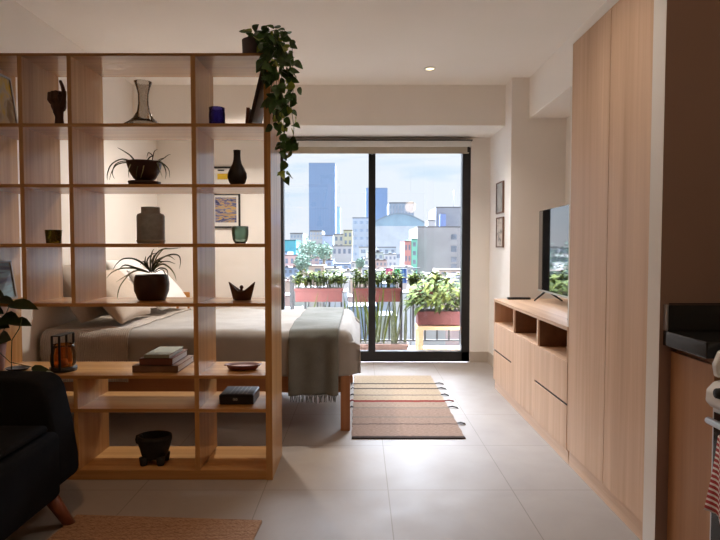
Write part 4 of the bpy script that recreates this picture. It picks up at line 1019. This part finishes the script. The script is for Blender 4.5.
# backrest: outline in the X-Z plane, rounded upper corner, sloping slightly outwards
zt_ = PY(30, 372.5, 2.42).z
out = []
xr = PY(66, 440, 2.42).x
pb = PY(74.5, 478, 2.42); pm = PY(68, 420, 2.42); pt = PY(60, 386, 2.42)
out = [(-2.05, 0.17), (pb.x-0.02, 0.17), (pb.x+0.002, 0.20), (pb.x, 0.27), (pm.x, pm.z), (pt.x, pt.z), (pt.x-0.022, zt_-0.022), (pt.x-0.06, zt_-0.005), (pt.x-0.12, zt_), (-2.05, zt_)]
mb = MB(); mb.prism(out, 2.30, 2.47); o = mb.build('backrest', M['navy'], lc); mod(o, 'BEVEL', width=0.03, segments=4, limit_method='ANGLE'); smooth(o)
# seat block with a lower front, side towards +X
zs1 = PY(57, 432, 2.28).z
mb = MB(); mb.prism([(2.31, 0.14), (2.31, zs1), (1.5, zs1-0.02), (1.42, zs1-0.05), (1.40, 0.14)], -2.05, -1.27, axis='X')
o = mb.build('seat_base', M['navy'], lc); mod(o, 'BEVEL', width=0.03, segments=4); smooth(o)
softbox(-2.04, -1.30, 1.42, 2.27, zs1+0.002, zs1+0.035, 0.016, 'seat_cushion')
M['redleg'] = wood('dark_red_leg_wood', (0.14, 0.04, 0.02), (0.24, 0.08, 0.04), 'Z', 40, 1.0, 0.4)
lg = PZ(70.5, 525, 0)
for yy, dy in ((2.28, lg.y-2.28), (1.5, -0.05)):
    for xx, dx in ((lg.x-0.055, 0.055), (-1.96, -0.05)):
        g = MB(); g.tube([(xx, yy, 0.15), (xx+dx, yy+dy, 0.0)], [0.03, 0.022], 14); g.build('leg', M['redleg'], lc)

# ------------------------------------------------------------------ balcony
ZB_ = -0.06
M['concrete'] = plain('balcony_concrete', (0.42, 0.40, 0.38), 0.8, 0.08, 5, 0.2)
MB().box(DX0-0.9, DX1+0.9, YD+0.15, 7.02, ZB_-0.15, ZB_).build('balcony_slab', M['concrete'], kind='structure')
YR = 6.9; zr = PY(330, 277.5, YR).z
rl = thing('balcony_railing', 'black metal balcony railing with thin vertical bars', 'railing', (0.2, YR, ZB_))
MB().box(DX0-0.9, DX1+0.9, YR-0.02, YR+0.02, zr-0.012, zr+0.006, 0.002).build('top_rail', M['black'], rl)
MB().box(DX0-0.9, DX1+0.9, YR-0.015, YR+0.015, ZB_+0.08, ZB_+0.10, 0.002).build('bottom_rail', M['black'], rl)
xb = PY(388.5, 320, YR).x-0.15*18
barm = None
for k in range(36):
    x = xb+k*0.1505
    if x < DX0-0.85 or x > DX1+0.85: continue
    if barm is None:
        barm = MB().box(x-0.011, x+0.011, YR-0.011, YR+0.011, ZB_+0.1, zr-0.012).build('bar', M['black'], rl); bx0 = x
    else:
        c = barm.copy(); COL.objects.link(c); c.location = barm.location+Vector((x-bx0, 0, 0))
for u in (291.5, 401, 461):
    x = PY(u, 300, YR).x; MB().box(x-0.018, x+0.018, YR-0.018, YR+0.018, ZB_, zr+0.03, 0.002).build('post', M['black'], rl)
M['terra'] = plain('terracotta_plastic', (0.145, 0.032, 0.026), 0.6, 0.1, 20)
M['terra2'] = plain('faded_terracotta', (0.26, 0.14, 0.10), 0.7, 0.1, 20)
M['lgreen'] = plain('fresh_green_leaf', (0.075, 0.10, 0.025), 0.8, 0.4, 20); M['lyell'] = plain('yellow_green_leaf', (0.105, 0.12, 0.022), 0.8, 0.3, 20); M['lsage'] = plain('sage_sword_leaf', (0.13, 0.14, 0.075), 0.8, 0.3, 20); M['ldk'] = plain('dark_green_leaf', (0.035, 0.055, 0.018), 0.8, 0.4, 20)  # leaf greens, mixed at random over the foliage
for k_ in ('lgreen', 'lyell', 'ldk'): M[k_].node_tree.nodes['Principled BSDF'].inputs['Specular IOR Level'].default_value = 0.1
def planter(u0, u1, v0, v1, Y, dp, mat, label, plant):
    a = PY(u0, v0, Y); b = PY(u1, v1, Y); x0, x1, z1, z0 = a.x, b.x, a.z, b.z
    t = thing('window_box_planter', label, 'planter', ((x0+x1)/2, Y+dp/2, z0), 'planters on the balcony')
    mb = MB(); mb.box(x0+0.012, x1-0.012, Y+0.01, Y+dp-0.01, z0, z1-0.02, 0.006); mb.box(x0, x1, Y, Y+dp, z1-0.035, z1, 0.004)
    mb.build('trough', mat, t)
    MB().box(x0+0.015, x1-0.015, Y+0.015, Y+dp-0.015, z1+0.0005, z1+0.004).build('soil', M['soil'], t)
    g = MB(); plant(g, x0, x1, Y, Y+dp, z1)
    g.build('foliage', [M['lgreen'], M['lyell'], M['ldk'], M['lsage']], t)
    return t
def succulent(dens, hgt):
    def fn(g, x0, x1, y0, y1, z):
        for i in range(int((x1-x0)*dens)):
            x, y = R(x0, x1), R(y0, y1); h_ = hgt*R(.35, 1); top = Vector((x+R(-.03, .03), y+R(-.03, .03), z+h_))
            g.tube([(x, y, z), top], 0.003, 4, mi=2)
            for k in range(9):
                a = R(0, 2*PI); base = Vector((x, y, z)).lerp(top, R(.35, 1))
                g.leaf(base, (math.cos(a), math.sin(a), R(.1, 1.2)), (0, 0, 1), R(.05, .085), R(.025, .04), random.choice((0, 0, 1, 2)), 0.2, 0.3, heart=False)
    return fn
def bush(x0_, x1_, hgt, n):
    def fn(g, x0, x1, y0, y1, z):
        cx, cy = (x0+x1)/2, (y0+y1)/2
        for i in range(n):
            a = R(0, 2*PI); rr = math.sqrt(R(0, 1)); x = cx+math.cos(a)*rr*(x1-x0)*0.62; y = cy+math.sin(a)*rr*0.22
            zz = z+0.02+hgt*R(.1, 1)*math.sqrt(max(0.05, 1-rr*rr*0.8))
            d = Vector((x-cx+R(-.2, .2), y-cy+R(-.2, .2), R(-.1, .25)))
            g.leaf((x, y, zz), d, (R(-.3, .3), R(-.4, 0), 1), R(.07, .13), R(.035, .06), random.choice((0, 0, 1, 1, 2)), 0.25, 0.6, heart=False)
        for i in range(26): g.tube([(cx+R(-.3, .3), cy+R(-.04, .04), z), (cx+R(-.4, .4), cy+R(-.15, .15), z+hgt*R(.4, .9))], 0.004, 4, mi=2)
    return fn
YP = 6.63
planter(294, 343, 288.5, 302, YP, 0.17, M['terra'], 'terracotta planter of low green plants on the railing, left of the three', succulent(120, .22))
planter(353, 401, 288.5, 302, YP, 0.17, M['terra'], 'terracotta planter of green plants on the railing behind the door mullion', succulent(120, .22))
planter(409.5, 448, 288.5, 302, YP+0.02, 0.15, M['terra'], 'terracotta planter on the railing mostly hidden by the bushy plant', succulent(120, .2))
planter(417, 470, 311.5, 325.5, 6.22, 0.24, M['terra'], 'wide terracotta planter with a bushy yellow-green plant on the wooden stand', bush(0, 0, .38, 420))
for o in bpy.data.objects:
    if o.name.startswith('window_box_planter') and 'on the railing' in o.get('label', ''): pass
stz = PY(440, 326, 6.22).z; sa, sb = PY(418, 330, 6.22).x, PY(470, 330, 6.22).x
ws = thing('wooden_plant_stand', 'pale wooden plant stand on the balcony under the bushy planter', 'plant stand', ((sa+sb)/2, 6.34, ZB_))
M['palew'] = wood('pale_pine', (0.50, 0.30, 0.14), (0.66, 0.44, 0.24), 'X', 40, 1, 0.6)
MB().box(sa-0.01, sb+0.01, 6.20, 6.48, stz-0.045, stz-0.002, 0.003).build('top', M['palew'], ws)
for x in (sa, sb-0.06):
    for y in (6.21, 6.42): MB().box(x, x+0.06, y, y+0.05, ZB_, stz-0.046, 0.003).build('leg', M['palew'], ws)
MB().box(sa+0.06, sb-0.06, 6.22, 6.245, 0.02, 0.045, 0.002).build('stretcher', M['palew'], ws)
# floor planters with sword-like plants
def swords(n, hgt):
    def fn(g, x0, x1, y0, y1, z):
        for i in range(n):
            x = R(x0+.02, x1-.02); y = R(y0+.03, y1-.03); h_ = hgt*R(.45, 1); lean_ = R(-.22, .22)*h_; by = R(-.05, .05)
            g.blade([(x, y, z), (x+lean_*.3, y+by*.3, z+h_*.35), (x+lean_*.65, y+by, z+h_*.7), (x+lean_, y+by, z+h_)], R(.018, .034), random.choice((0, 3, 3, 1)), nrm=(R(-.4, .4), -1, 0), fold=.4)
    return fn
planter(358, 409, 344.5, 353.5, 6.1, 0.2, M['terra2'], 'low clay trough of sword-like plants on the balcony floor right of the mullion', swords(24, .74))
planter(300, 356, 344.5, 353.5, 6.1, 0.2, M['terra2'], 'low clay trough of sword-like plants on the balcony floor left of the mullion', swords(20, .62))

# clothes line items
ln_y = 22.0
cl = MB(); A_ = PY(378, 267.5, ln_y); B_ = PY(420, 268, ln_y); cl.tube([A_, (A_+B_)/2-Vector((0, 0, .05)), B_], 0.02, 5)
o = cl.build('clothes_line', M['black'], origin=A_); tag(o, 'thin line with laundry strung beyond the balcony', 'clothes line')
for (u0, u1, v1, c, lb) in ((386, 393, 276, (0.75, 0.16, 0.30), 'pink cloth hanging on the line, leftmost of three'), (394, 400, 275, (0.10, 0.48, 0.20), 'green cloth hanging on the line between pink and blue'), (400.5, 406.5, 283, (0.10, 0.20, 0.48), 'blue cloth hanging on the line, longest of three')):
    a, b = PY(u0, 268.6, ln_y), PY(u1, v1, ln_y); mb = MB(); g = []
    for i in range(7):
        x = a.x+(b.x-a.x)*i/6; g.append([mb.bm.verts.new((x, ln_y+0.03*math.sin(i*1.8), a.z)), mb.bm.verts.new((x, ln_y+0.06*math.sin(i*1.8), b.z))])
    for p_, q_ in zip(g, g[1:]): mb.bm.faces.new([p_[0], q_[0], q_[1], p_[1]])
    o = mb.build('hanging_cloth', plain('laundry_cloth', c, 0.9), origin=(a.x, ln_y, b.z)); mod(o, 'SOLIDIFY', thickness=0.02)
    tag(o, lb, 'laundry', 'laundry on the line')

# ------------------------------------------------------------------ city
GZ = -13.0
MB().box(-700, 700, 12, 2600, GZ-1, GZ).build('street_ground', plain('city_ground', (0.08, 0.08, 0.08), 0.9, 0.2, 0.05), kind='structure')
M['win'] = plain('far_window', (0.17, 0.20, 0.25), 0.2, 0.3, 1)
M['winl'] = plain('far_window_hazed', (0.30, 0.36, 0.44), 0.25, 0.3, 1)  # distance haze put into the colour of the farther windows
bmats = {}
ROOFS = [plain('roof_felt_grey', (0.09, 0.09, 0.10), 0.9, 0.3, 0.6), plain('roof_terracotta', (0.13, 0.06, 0.045), 0.9, 0.3, 0.6), plain('roof_pale_grey', (0.16, 0.16, 0.165), 0.9, 0.3, 0.6)]
def cmat(c, metal=0):
    k = tuple(round(x, 3) for x in c)
    if k not in bmats: bmats[k] = plain('facade_paint', mul(c, 0.72), 0.85, 0.10, 0.25, spec=0.2)
    return bmats[k]
FOOT = []
def building(u0, u1, vtop, D, depth, c, label, rows=0, cols=0, wm=None, name='building', group=None, parapet=True, wsize=(0.5, 0.5), v_lo=None, roofbits=0, z0=None):
    a, b = PY(u0, vtop, D), PY(u1, vtop, D); top = a.z; z0 = GZ+0.02 if z0 is None else z0
    if name == 'low_house':
        for q in FOOT:
            if a.x < q[1]+.05 and b.x > q[0]-.05 and D-.3 < q[3] and D+depth+.3 > q[2]: return None
    FOOT.append((a.x, b.x, D, D+depth))
    t = thing(name, label, 'building', ((a.x+b.x)/2, D+depth/2, z0), group)
    MB().box(a.x, b.x, D, D+depth, z0, top).build('walls', cmat(c), t)
    s = D/F
    MB().box(a.x+0.1*s, b.x-0.1*s, D+0.75*s if parapet else D+0.1*s, D+depth-0.1, top+0.0005, top+0.2*s).build('roof', random.choice(ROOFS), t)
    if parapet:
        pw = 0.7*s; m_ = MB(); ph = 1.2*s
        m_.box(a.x, b.x, D-0.02*s, D+pw, top+0.001, top+ph); m_.box(a.x, a.x+pw, D+pw, D+depth, top+0.001, top+ph); m_.box(b.x-pw, b.x, D+pw, D+depth, top+0.001, top+ph)
        m_.build('parapet', cmat(mul(c, 0.4)), t)
    if rows and cols:
        zlo = PY(u0, v_lo, D).z if v_lo else max(z0+0.5, top-rows*3.2)
        cw = (b.x-a.x)/cols; rh = (top-zlo)/rows; w0 = None
        for r_ in range(rows):
            for c_ in range(cols):
                x = a.x+(c_+.5)*cw; z = zlo+(r_+.5)*rh
                if w0 is None:
                    w0 = MB().box(x-cw*wsize[0]/2, x+cw*wsize[0]/2, D-0.12*s*1.5, D+0.05, z-rh*wsize[1]/2, z+rh*wsize[1]/2).build('window', wm or M['win'], t); w00 = (x, z)
                else:
                    k = w0.copy(); COL.objects.link(k); k.location = w0.location+Vector((x-w00[0], 0, z-w00[1]))
    for i in range(roofbits):
        x = R(a.x+1*s, b.x-3*s); w_ = R(2, 4)*s; h_ = R(2, 4)*s; y = D+R(.1, .5)*depth
        MB().lathe(x+w_/2, y+w_/2, top+0.002, [(0, 0), (w_/2, 0), (w_/2, h_*.8), (w_/4, h_), (0, h_)], 12).build('water_tank', random.choice((cmat((.08, .08, .09)), cmat((.2, .2, .2)), cmat((.16, .12, .10)))), t)
    return t
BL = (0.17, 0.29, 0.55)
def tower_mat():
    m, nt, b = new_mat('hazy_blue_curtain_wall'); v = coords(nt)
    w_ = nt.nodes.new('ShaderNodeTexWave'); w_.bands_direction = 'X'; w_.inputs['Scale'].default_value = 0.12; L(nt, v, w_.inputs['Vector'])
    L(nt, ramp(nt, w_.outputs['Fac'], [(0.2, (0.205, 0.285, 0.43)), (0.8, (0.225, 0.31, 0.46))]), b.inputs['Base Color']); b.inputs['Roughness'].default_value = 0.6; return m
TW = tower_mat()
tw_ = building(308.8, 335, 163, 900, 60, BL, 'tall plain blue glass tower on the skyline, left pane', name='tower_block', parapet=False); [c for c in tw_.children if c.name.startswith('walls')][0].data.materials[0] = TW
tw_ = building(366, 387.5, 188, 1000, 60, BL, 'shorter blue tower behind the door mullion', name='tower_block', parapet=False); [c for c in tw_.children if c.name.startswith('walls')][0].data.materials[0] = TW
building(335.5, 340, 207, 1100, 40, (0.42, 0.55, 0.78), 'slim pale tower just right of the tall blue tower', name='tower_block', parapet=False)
building(389, 414, 203.5, 420, 30, (0.46, 0.50, 0.58), 'pale ribbed apartment block above the vaulted roof', 3, 8, M['winl'], v_lo=222, wsize=(.45, .8))
building(352.5, 371, 218.5, 210, 14, (0.52, 0.56, 0.62), 'white office block with rows of windows left of the mullion', 5, 3, M['winl'], v_lo=258, roofbits=0, wsize=(.7, .35))
# vaulted hall
D = 190; a, b = PY(374, 226, D), PY(424, 226, D); tv_ = PY(399, 214.5, D).z
t = thing('vaulted_hall', 'large white hall with a curved vault roof in the right pane', 'building', ((a.x+b.x)/2, D+20, GZ+0.02))
MB().box(a.x, b.x, D, D+45, GZ+0.02, a.z).build('walls', cmat((0.60, 0.63, 0.68)), t)
n_ = 20; pts = [(a.x+(b.x-a.x)*i/n_, a.z+(tv_-a.z)*math.sin(PI*(0.08+0.84*i/n_))) for i in range(n_+1)]
MB().prism([(a.x, a.z+0.01)]+pts+[(b.x, a.z+0.01)], D-0.4, D+45).build('vault_roof', cmat((0.34, 0.46, 0.55)), t)
MB().prism([(p[0], p[1]+0.02) for p in pts]+[(p[0], p[1]+0.5) for p in pts[::-1]], D-0.9, D+45).build('roof_rim', cmat((0.30, 0.36, 0.42)), t)
for i in range(9):
    x = a.x+3+(b.x-a.x-6)*i/8; MB().box(x-0.7, x+0.7, D-0.1, D+0.05, PY(380, 258, D).z, PY(380, 254, D).z).build('window', M['win'], t)
building(417.5, 470, 227.5, 95, 16, (0.44, 0.43, 0.44), 'large grey concrete block filling the right of the view', 0, 0, roofbits=0)
gb = building(436, 475, 208, 118, 12, (0.42, 0.44, 0.48), 'grey upper building with an aerial behind the concrete block', 0, 0)
ap = PY(454.5, 207, 118); MB().tube([(ap.x, 119, ap.z), (ap.x, 119, PY(454.5, 190, 118).z)], 0.12, 5).build('aerial', cmat((.5, .5, .5)), gb)
rb = [o for o in bpy.data.objects if o.get('label', '').startswith('large grey concrete')][0]
for v0, v1 in ((234.5, 239.5), (246, 252), (257, 262), (264, 272)):
    p, q = PY(451, v0, 95), PY(456.5, v1, 95); MB().box(p.x, q.x, 94.85, 95.02, q.z, p.z).build('window', M['win'], rb)
building(440, 446, 214, 116, 1, (0.30, 0.40, 0.72), 'narrow blue-painted stair shaft on the upper grey building', parapet=False)
building(428, 435.6, 221, 112.5, 4, (0.50, 0.48, 0.48), 'small pale rooftop house left of the upper grey building')
building(411.5, 417.3, 240, 92, 10, (0.24, 0.60, 0.46), 'narrow mint green building beside the concrete block', 4, 1, M['win'], v_lo=275)
building(404.5, 411.2, 242, 92, 10, (0.62, 0.30, 0.27), 'narrow salmon pink building beside the mint one', 3, 2, M['win'], v_lo=275)
building(343.5, 352.3, 231, 150, 12, (0.62, 0.54, 0.36), 'cream yellow house left of the white office block', 2, 2, M['win'], v_lo=246)
building(334, 343.3, 235, 150, 12, (0.58, 0.50, 0.42), 'peach house with dark windows behind the treetops', 2, 2, M['win'], v_lo=250)
building(332, 352, 246.5, 120, 10, (0.56, 0.54, 0.52), 'wide pale house below the cream yellow one', 1, 4, M['win'], v_lo=256)
building(284, 296, 241, 130, 10, (0.16, 0.52, 0.56), 'turquoise wall at the left edge of the city view')
building(284, 300, 256, 85, 10, (0.62, 0.42, 0.40), 'pink house low at the left edge of the view', 2, 3, M['win'], v_lo=276)
building(310, 322, 231.5, 240, 20, (0.60, 0.56, 0.52), 'beige block at the foot of the tall tower', 2, 4, M['winl'], v_lo=240)
building(290, 303, 234, 260, 20, (0.52, 0.55, 0.58), 'distant grey block left of the tall tower', 2, 4, M['winl'], v_lo=244)
building(322, 333, 236, 230, 20, (0.48, 0.52, 0.62), 'distant slate blue block right of the tall tower base', 2, 3, M['winl'], v_lo=246)
building(428, 440, 275, 60, 6, (0.55, 0.52, 0.5), 'low pale house in front of the concrete block')
cols_ = [(0.60, 0.58, 0.56), (0.55, 0.50, 0.46), (0.50, 0.52, 0.56), (0.62, 0.48, 0.40), (0.66, 0.64, 0.62), (0.40, 0.44, 0.50), (0.58, 0.42, 0.38), (0.52, 0.56, 0.50), (0.35, 0.45, 0.62)]
cn = ['white', 'sandstone', 'blue-grey', 'apricot', 'off-white', 'slate', 'dusty rose', 'pale green', 'denim blue']
rowsd = [(150, 251, 8), (118, 256, 8), (92, 262, 8), (70, 270, 7), (54, 280, 6), (40, 293, 5), (28, 312, 4)]
RW = {150: 'in the farthest row of roofs', 118: 'in the second farthest row of roofs', 92: 'in the third farthest row of roofs', 70: 'in the middle rows of roofs', 54: 'in the third row beyond the balcony', 40: 'in the second row beyond the balcony', 28: 'in the first row beyond the balcony'}
for (D, v, n_) in rowsd:
    u = 150 if D > 60 else 276
    while u < 600:
        wpx = R(9, 20)*(1 if D > 80 else 1.6); ci = random.randrange(len(cols_))
        if u+wpx > 280 and u < 480:
            tg = '%s flat-roofed house %s, %s' % (cn[ci], RW[D], 'left pane' if u < 369 else 'right pane')
        else: tg = '%s flat-roofed house %s, %s' % (cn[ci], RW[D], 'left of the door' if u < 300 else 'right of the door')
        if not (D >= 92 and 404 < u+wpx and u < 472):
            rws = 2 if D > 60 else 0
            building(u, u+wpx-1.0, v+R(-3.5, 3.5)*(1 if D > 60 else 1.5), D*R(.995, 1.01), D*.09, cols_[ci], tg, rws, random.choice((2, 3)), M['win'], 'low_house', 'low houses of the city', roofbits=random.choice((0, 1, 1, 2)), v_lo=v+11)
        u += wpx
# trees
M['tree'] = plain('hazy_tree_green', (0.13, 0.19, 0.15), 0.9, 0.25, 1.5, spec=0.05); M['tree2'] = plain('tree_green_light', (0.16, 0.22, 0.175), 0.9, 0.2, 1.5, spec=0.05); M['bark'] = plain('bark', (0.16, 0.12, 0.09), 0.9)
def tree(u, vtop, vbot, wpx, D, label):
    top = PY(u, vtop, D); bot = PY(u, vbot, D); s = D/F; cz = (top.z+bot.z)/2; hz_ = (top.z-bot.z)/2; rx = wpx/2*s
    t = thing('street_tree', label, 'tree', (top.x, D, GZ+0.02), 'trees among the houses')
    MB().tube([(top.x, D, GZ+0.02), (top.x, D, cz)], [0.35, 0.2], 8).build('trunk', M['bark'], t)
    g = MB(); ls = 2.6*s
    for i in range(900):
        v = Vector((R(-1, 1), R(-1, 1), R(-1, 1)))
        if v.length > 1: continue
        v *= (0.8+0.35*noise.noise(v*2.5+Vector((u, 0, 0))))
        p = Vector((top.x+v.x*rx, D+v.y*rx, cz+v.z*hz_))
        g.leaf(p, (R(-1, 1), R(-1, 1), R(-1, .5)), (R(-1, 1), -1, R(0, 1)), ls*R(.6, 1.1), ls*R(.5, .8), random.randint(0, 1), .2, .2)
    g.build('crown', [M['tree'], M['tree2']], t)
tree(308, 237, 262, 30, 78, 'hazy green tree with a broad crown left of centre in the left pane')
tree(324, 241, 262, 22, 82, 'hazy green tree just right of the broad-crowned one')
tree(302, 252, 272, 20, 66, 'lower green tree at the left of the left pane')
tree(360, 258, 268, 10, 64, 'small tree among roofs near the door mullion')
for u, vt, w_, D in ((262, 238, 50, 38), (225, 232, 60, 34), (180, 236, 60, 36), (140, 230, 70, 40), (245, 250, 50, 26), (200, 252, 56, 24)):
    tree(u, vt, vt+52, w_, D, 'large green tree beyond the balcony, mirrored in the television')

# ------------------------------------------------------------------ world
wd = bpy.data.worlds.new('sky'); sc.world = wd; wd.use_nodes = True; nt = wd.node_tree
for n in list(nt.nodes): nt.nodes.remove(n)
out = nt.nodes.new('ShaderNodeOutputWorld'); bg = nt.nodes.new('ShaderNodeBackground'); L(nt, bg.outputs[0], out.inputs[0])
tc_ = nt.nodes.new('ShaderNodeTexCoord'); sp = nt.nodes.new('ShaderNodeSeparateXYZ'); L(nt, tc_.outputs['Generated'], sp.inputs[0])
mp = nt.nodes.new('ShaderNodeMapping'); mp.inputs['Scale'].default_value = (2.2, 2.2, 12); L(nt, tc_.outputs['Generated'], mp.inputs['Vector'])
cl_ = noi(nt, mp.outputs['Vector'], 2.0, 5, 0.5, 0.4)
skyc = ramp(nt, cl_, [(0.40, (0.60, 0.77, 0.93)), (0.56, (0.80, 0.87, 0.95))])
elc = ramp(nt, sp.outputs['Z'], [(0.0, (0.82, 0.87, 0.95)), (0.12, (0.80, 0.87, 0.95))])
mxs = nt.nodes.new('ShaderNodeMix'); mxs.data_type = 'RGBA'; mrs = nt.nodes.new('ShaderNodeMapRange'); mrs.inputs['From Min'].default_value = 0.02; mrs.inputs['From Max'].default_value = 0.13
L(nt, sp.outputs['Z'], mrs.inputs['Value']); L(nt, mrs.outputs[0], mxs.inputs[0]); L(nt, elc, mxs.inputs[6]); L(nt, skyc, mxs.inputs[7])
# high thin cloud lit by a veiled sun beyond the balcony: a broad region brighter than the hazy horizon
SKY_K = 23.0; HORIZON = 0.365
sep2 = sp.outputs['Z']
mel = nt.nodes.new('ShaderNodeMapRange'); mel.interpolation_type = 'SMOOTHSTEP'; mel.inputs['From Min'].default_value = 0.24; mel.inputs['From Max'].default_value = 0.72
mel.inputs['To Max'].default_value = SKY_K; L(nt, sp.outputs['Z'], mel.inputs['Value'])
maz = nt.nodes.new('ShaderNodeMapRange'); maz.interpolation_type = 'SMOOTHSTEP'; maz.inputs['From Min'].default_value = -0.1; maz.inputs['From Max'].default_value = 0.35
L(nt, sp.outputs['Y'], maz.inputs['Value'])
m1 = nt.nodes.new('ShaderNodeMath'); m1.operation = 'MULTIPLY'; L(nt, mel.outputs[0], m1.inputs[0]); L(nt, maz.outputs[0], m1.inputs[1])
gc = nt.nodes.new('ShaderNodeMix'); gc.data_type = 'RGBA'; gc.blend_type = 'MULTIPLY'; gc.inputs[0].default_value = 1; gc.inputs[6].default_value = (0.86, 0.97, 1.14, 1)
L(nt, m1.outputs[0], gc.inputs[7])
ad = nt.nodes.new('ShaderNodeMix'); ad.data_type = 'RGBA'; ad.blend_type = 'ADD'; ad.inputs[0].default_value = 1
hz = nt.nodes.new('ShaderNodeMix'); hz.data_type = 'RGBA'; hz.blend_type = 'MULTIPLY'; hz.inputs[0].default_value = 1; hz.inputs[7].default_value = (HORIZON, HORIZON, HORIZON, 1); L(nt, mxs.outputs[2], hz.inputs[6]); L(nt, hz.outputs[2], ad.inputs[6]); L(nt, gc.outputs[2], ad.inputs[7]); L(nt, ad.outputs[2], bg.inputs['Color']); bg.inputs['Strength'].default_value = 1.0
wd.cycles.sampling_method = 'MANUAL'; wd.cycles.sample_map_resolution = 1024
pd = bpy.data.lights.new('daylight_portal', 'AREA'); pd.shape = 'RECTANGLE'; pd.size = DX1-DX0; pd.size_y = DZ; pd.cycles.is_portal = True
po_ = bpy.data.objects.new('daylight_portal', pd); COL.objects.link(po_); po_.location = ((DX0+DX1)/2, YD+0.16, DZ/2); po_.rotation_euler = (-PI/2, 0, 0)

# ------------------------------------------------------------------ render look
sc.view_settings.view_transform = 'Standard'; sc.view_settings.look = 'None'; sc.view_settings.gamma = 1; sc.view_settings.use_curve_mapping = False
sc.view_settings.exposure = 1.63
cy = sc.cycles; cy.max_bounces = 12; cy.diffuse_bounces = 8; cy.glossy_bounces = 4; cy.transparent_max_bounces = 16; cy.use_denoising = True; cy.sample_clamp_indirect = 8
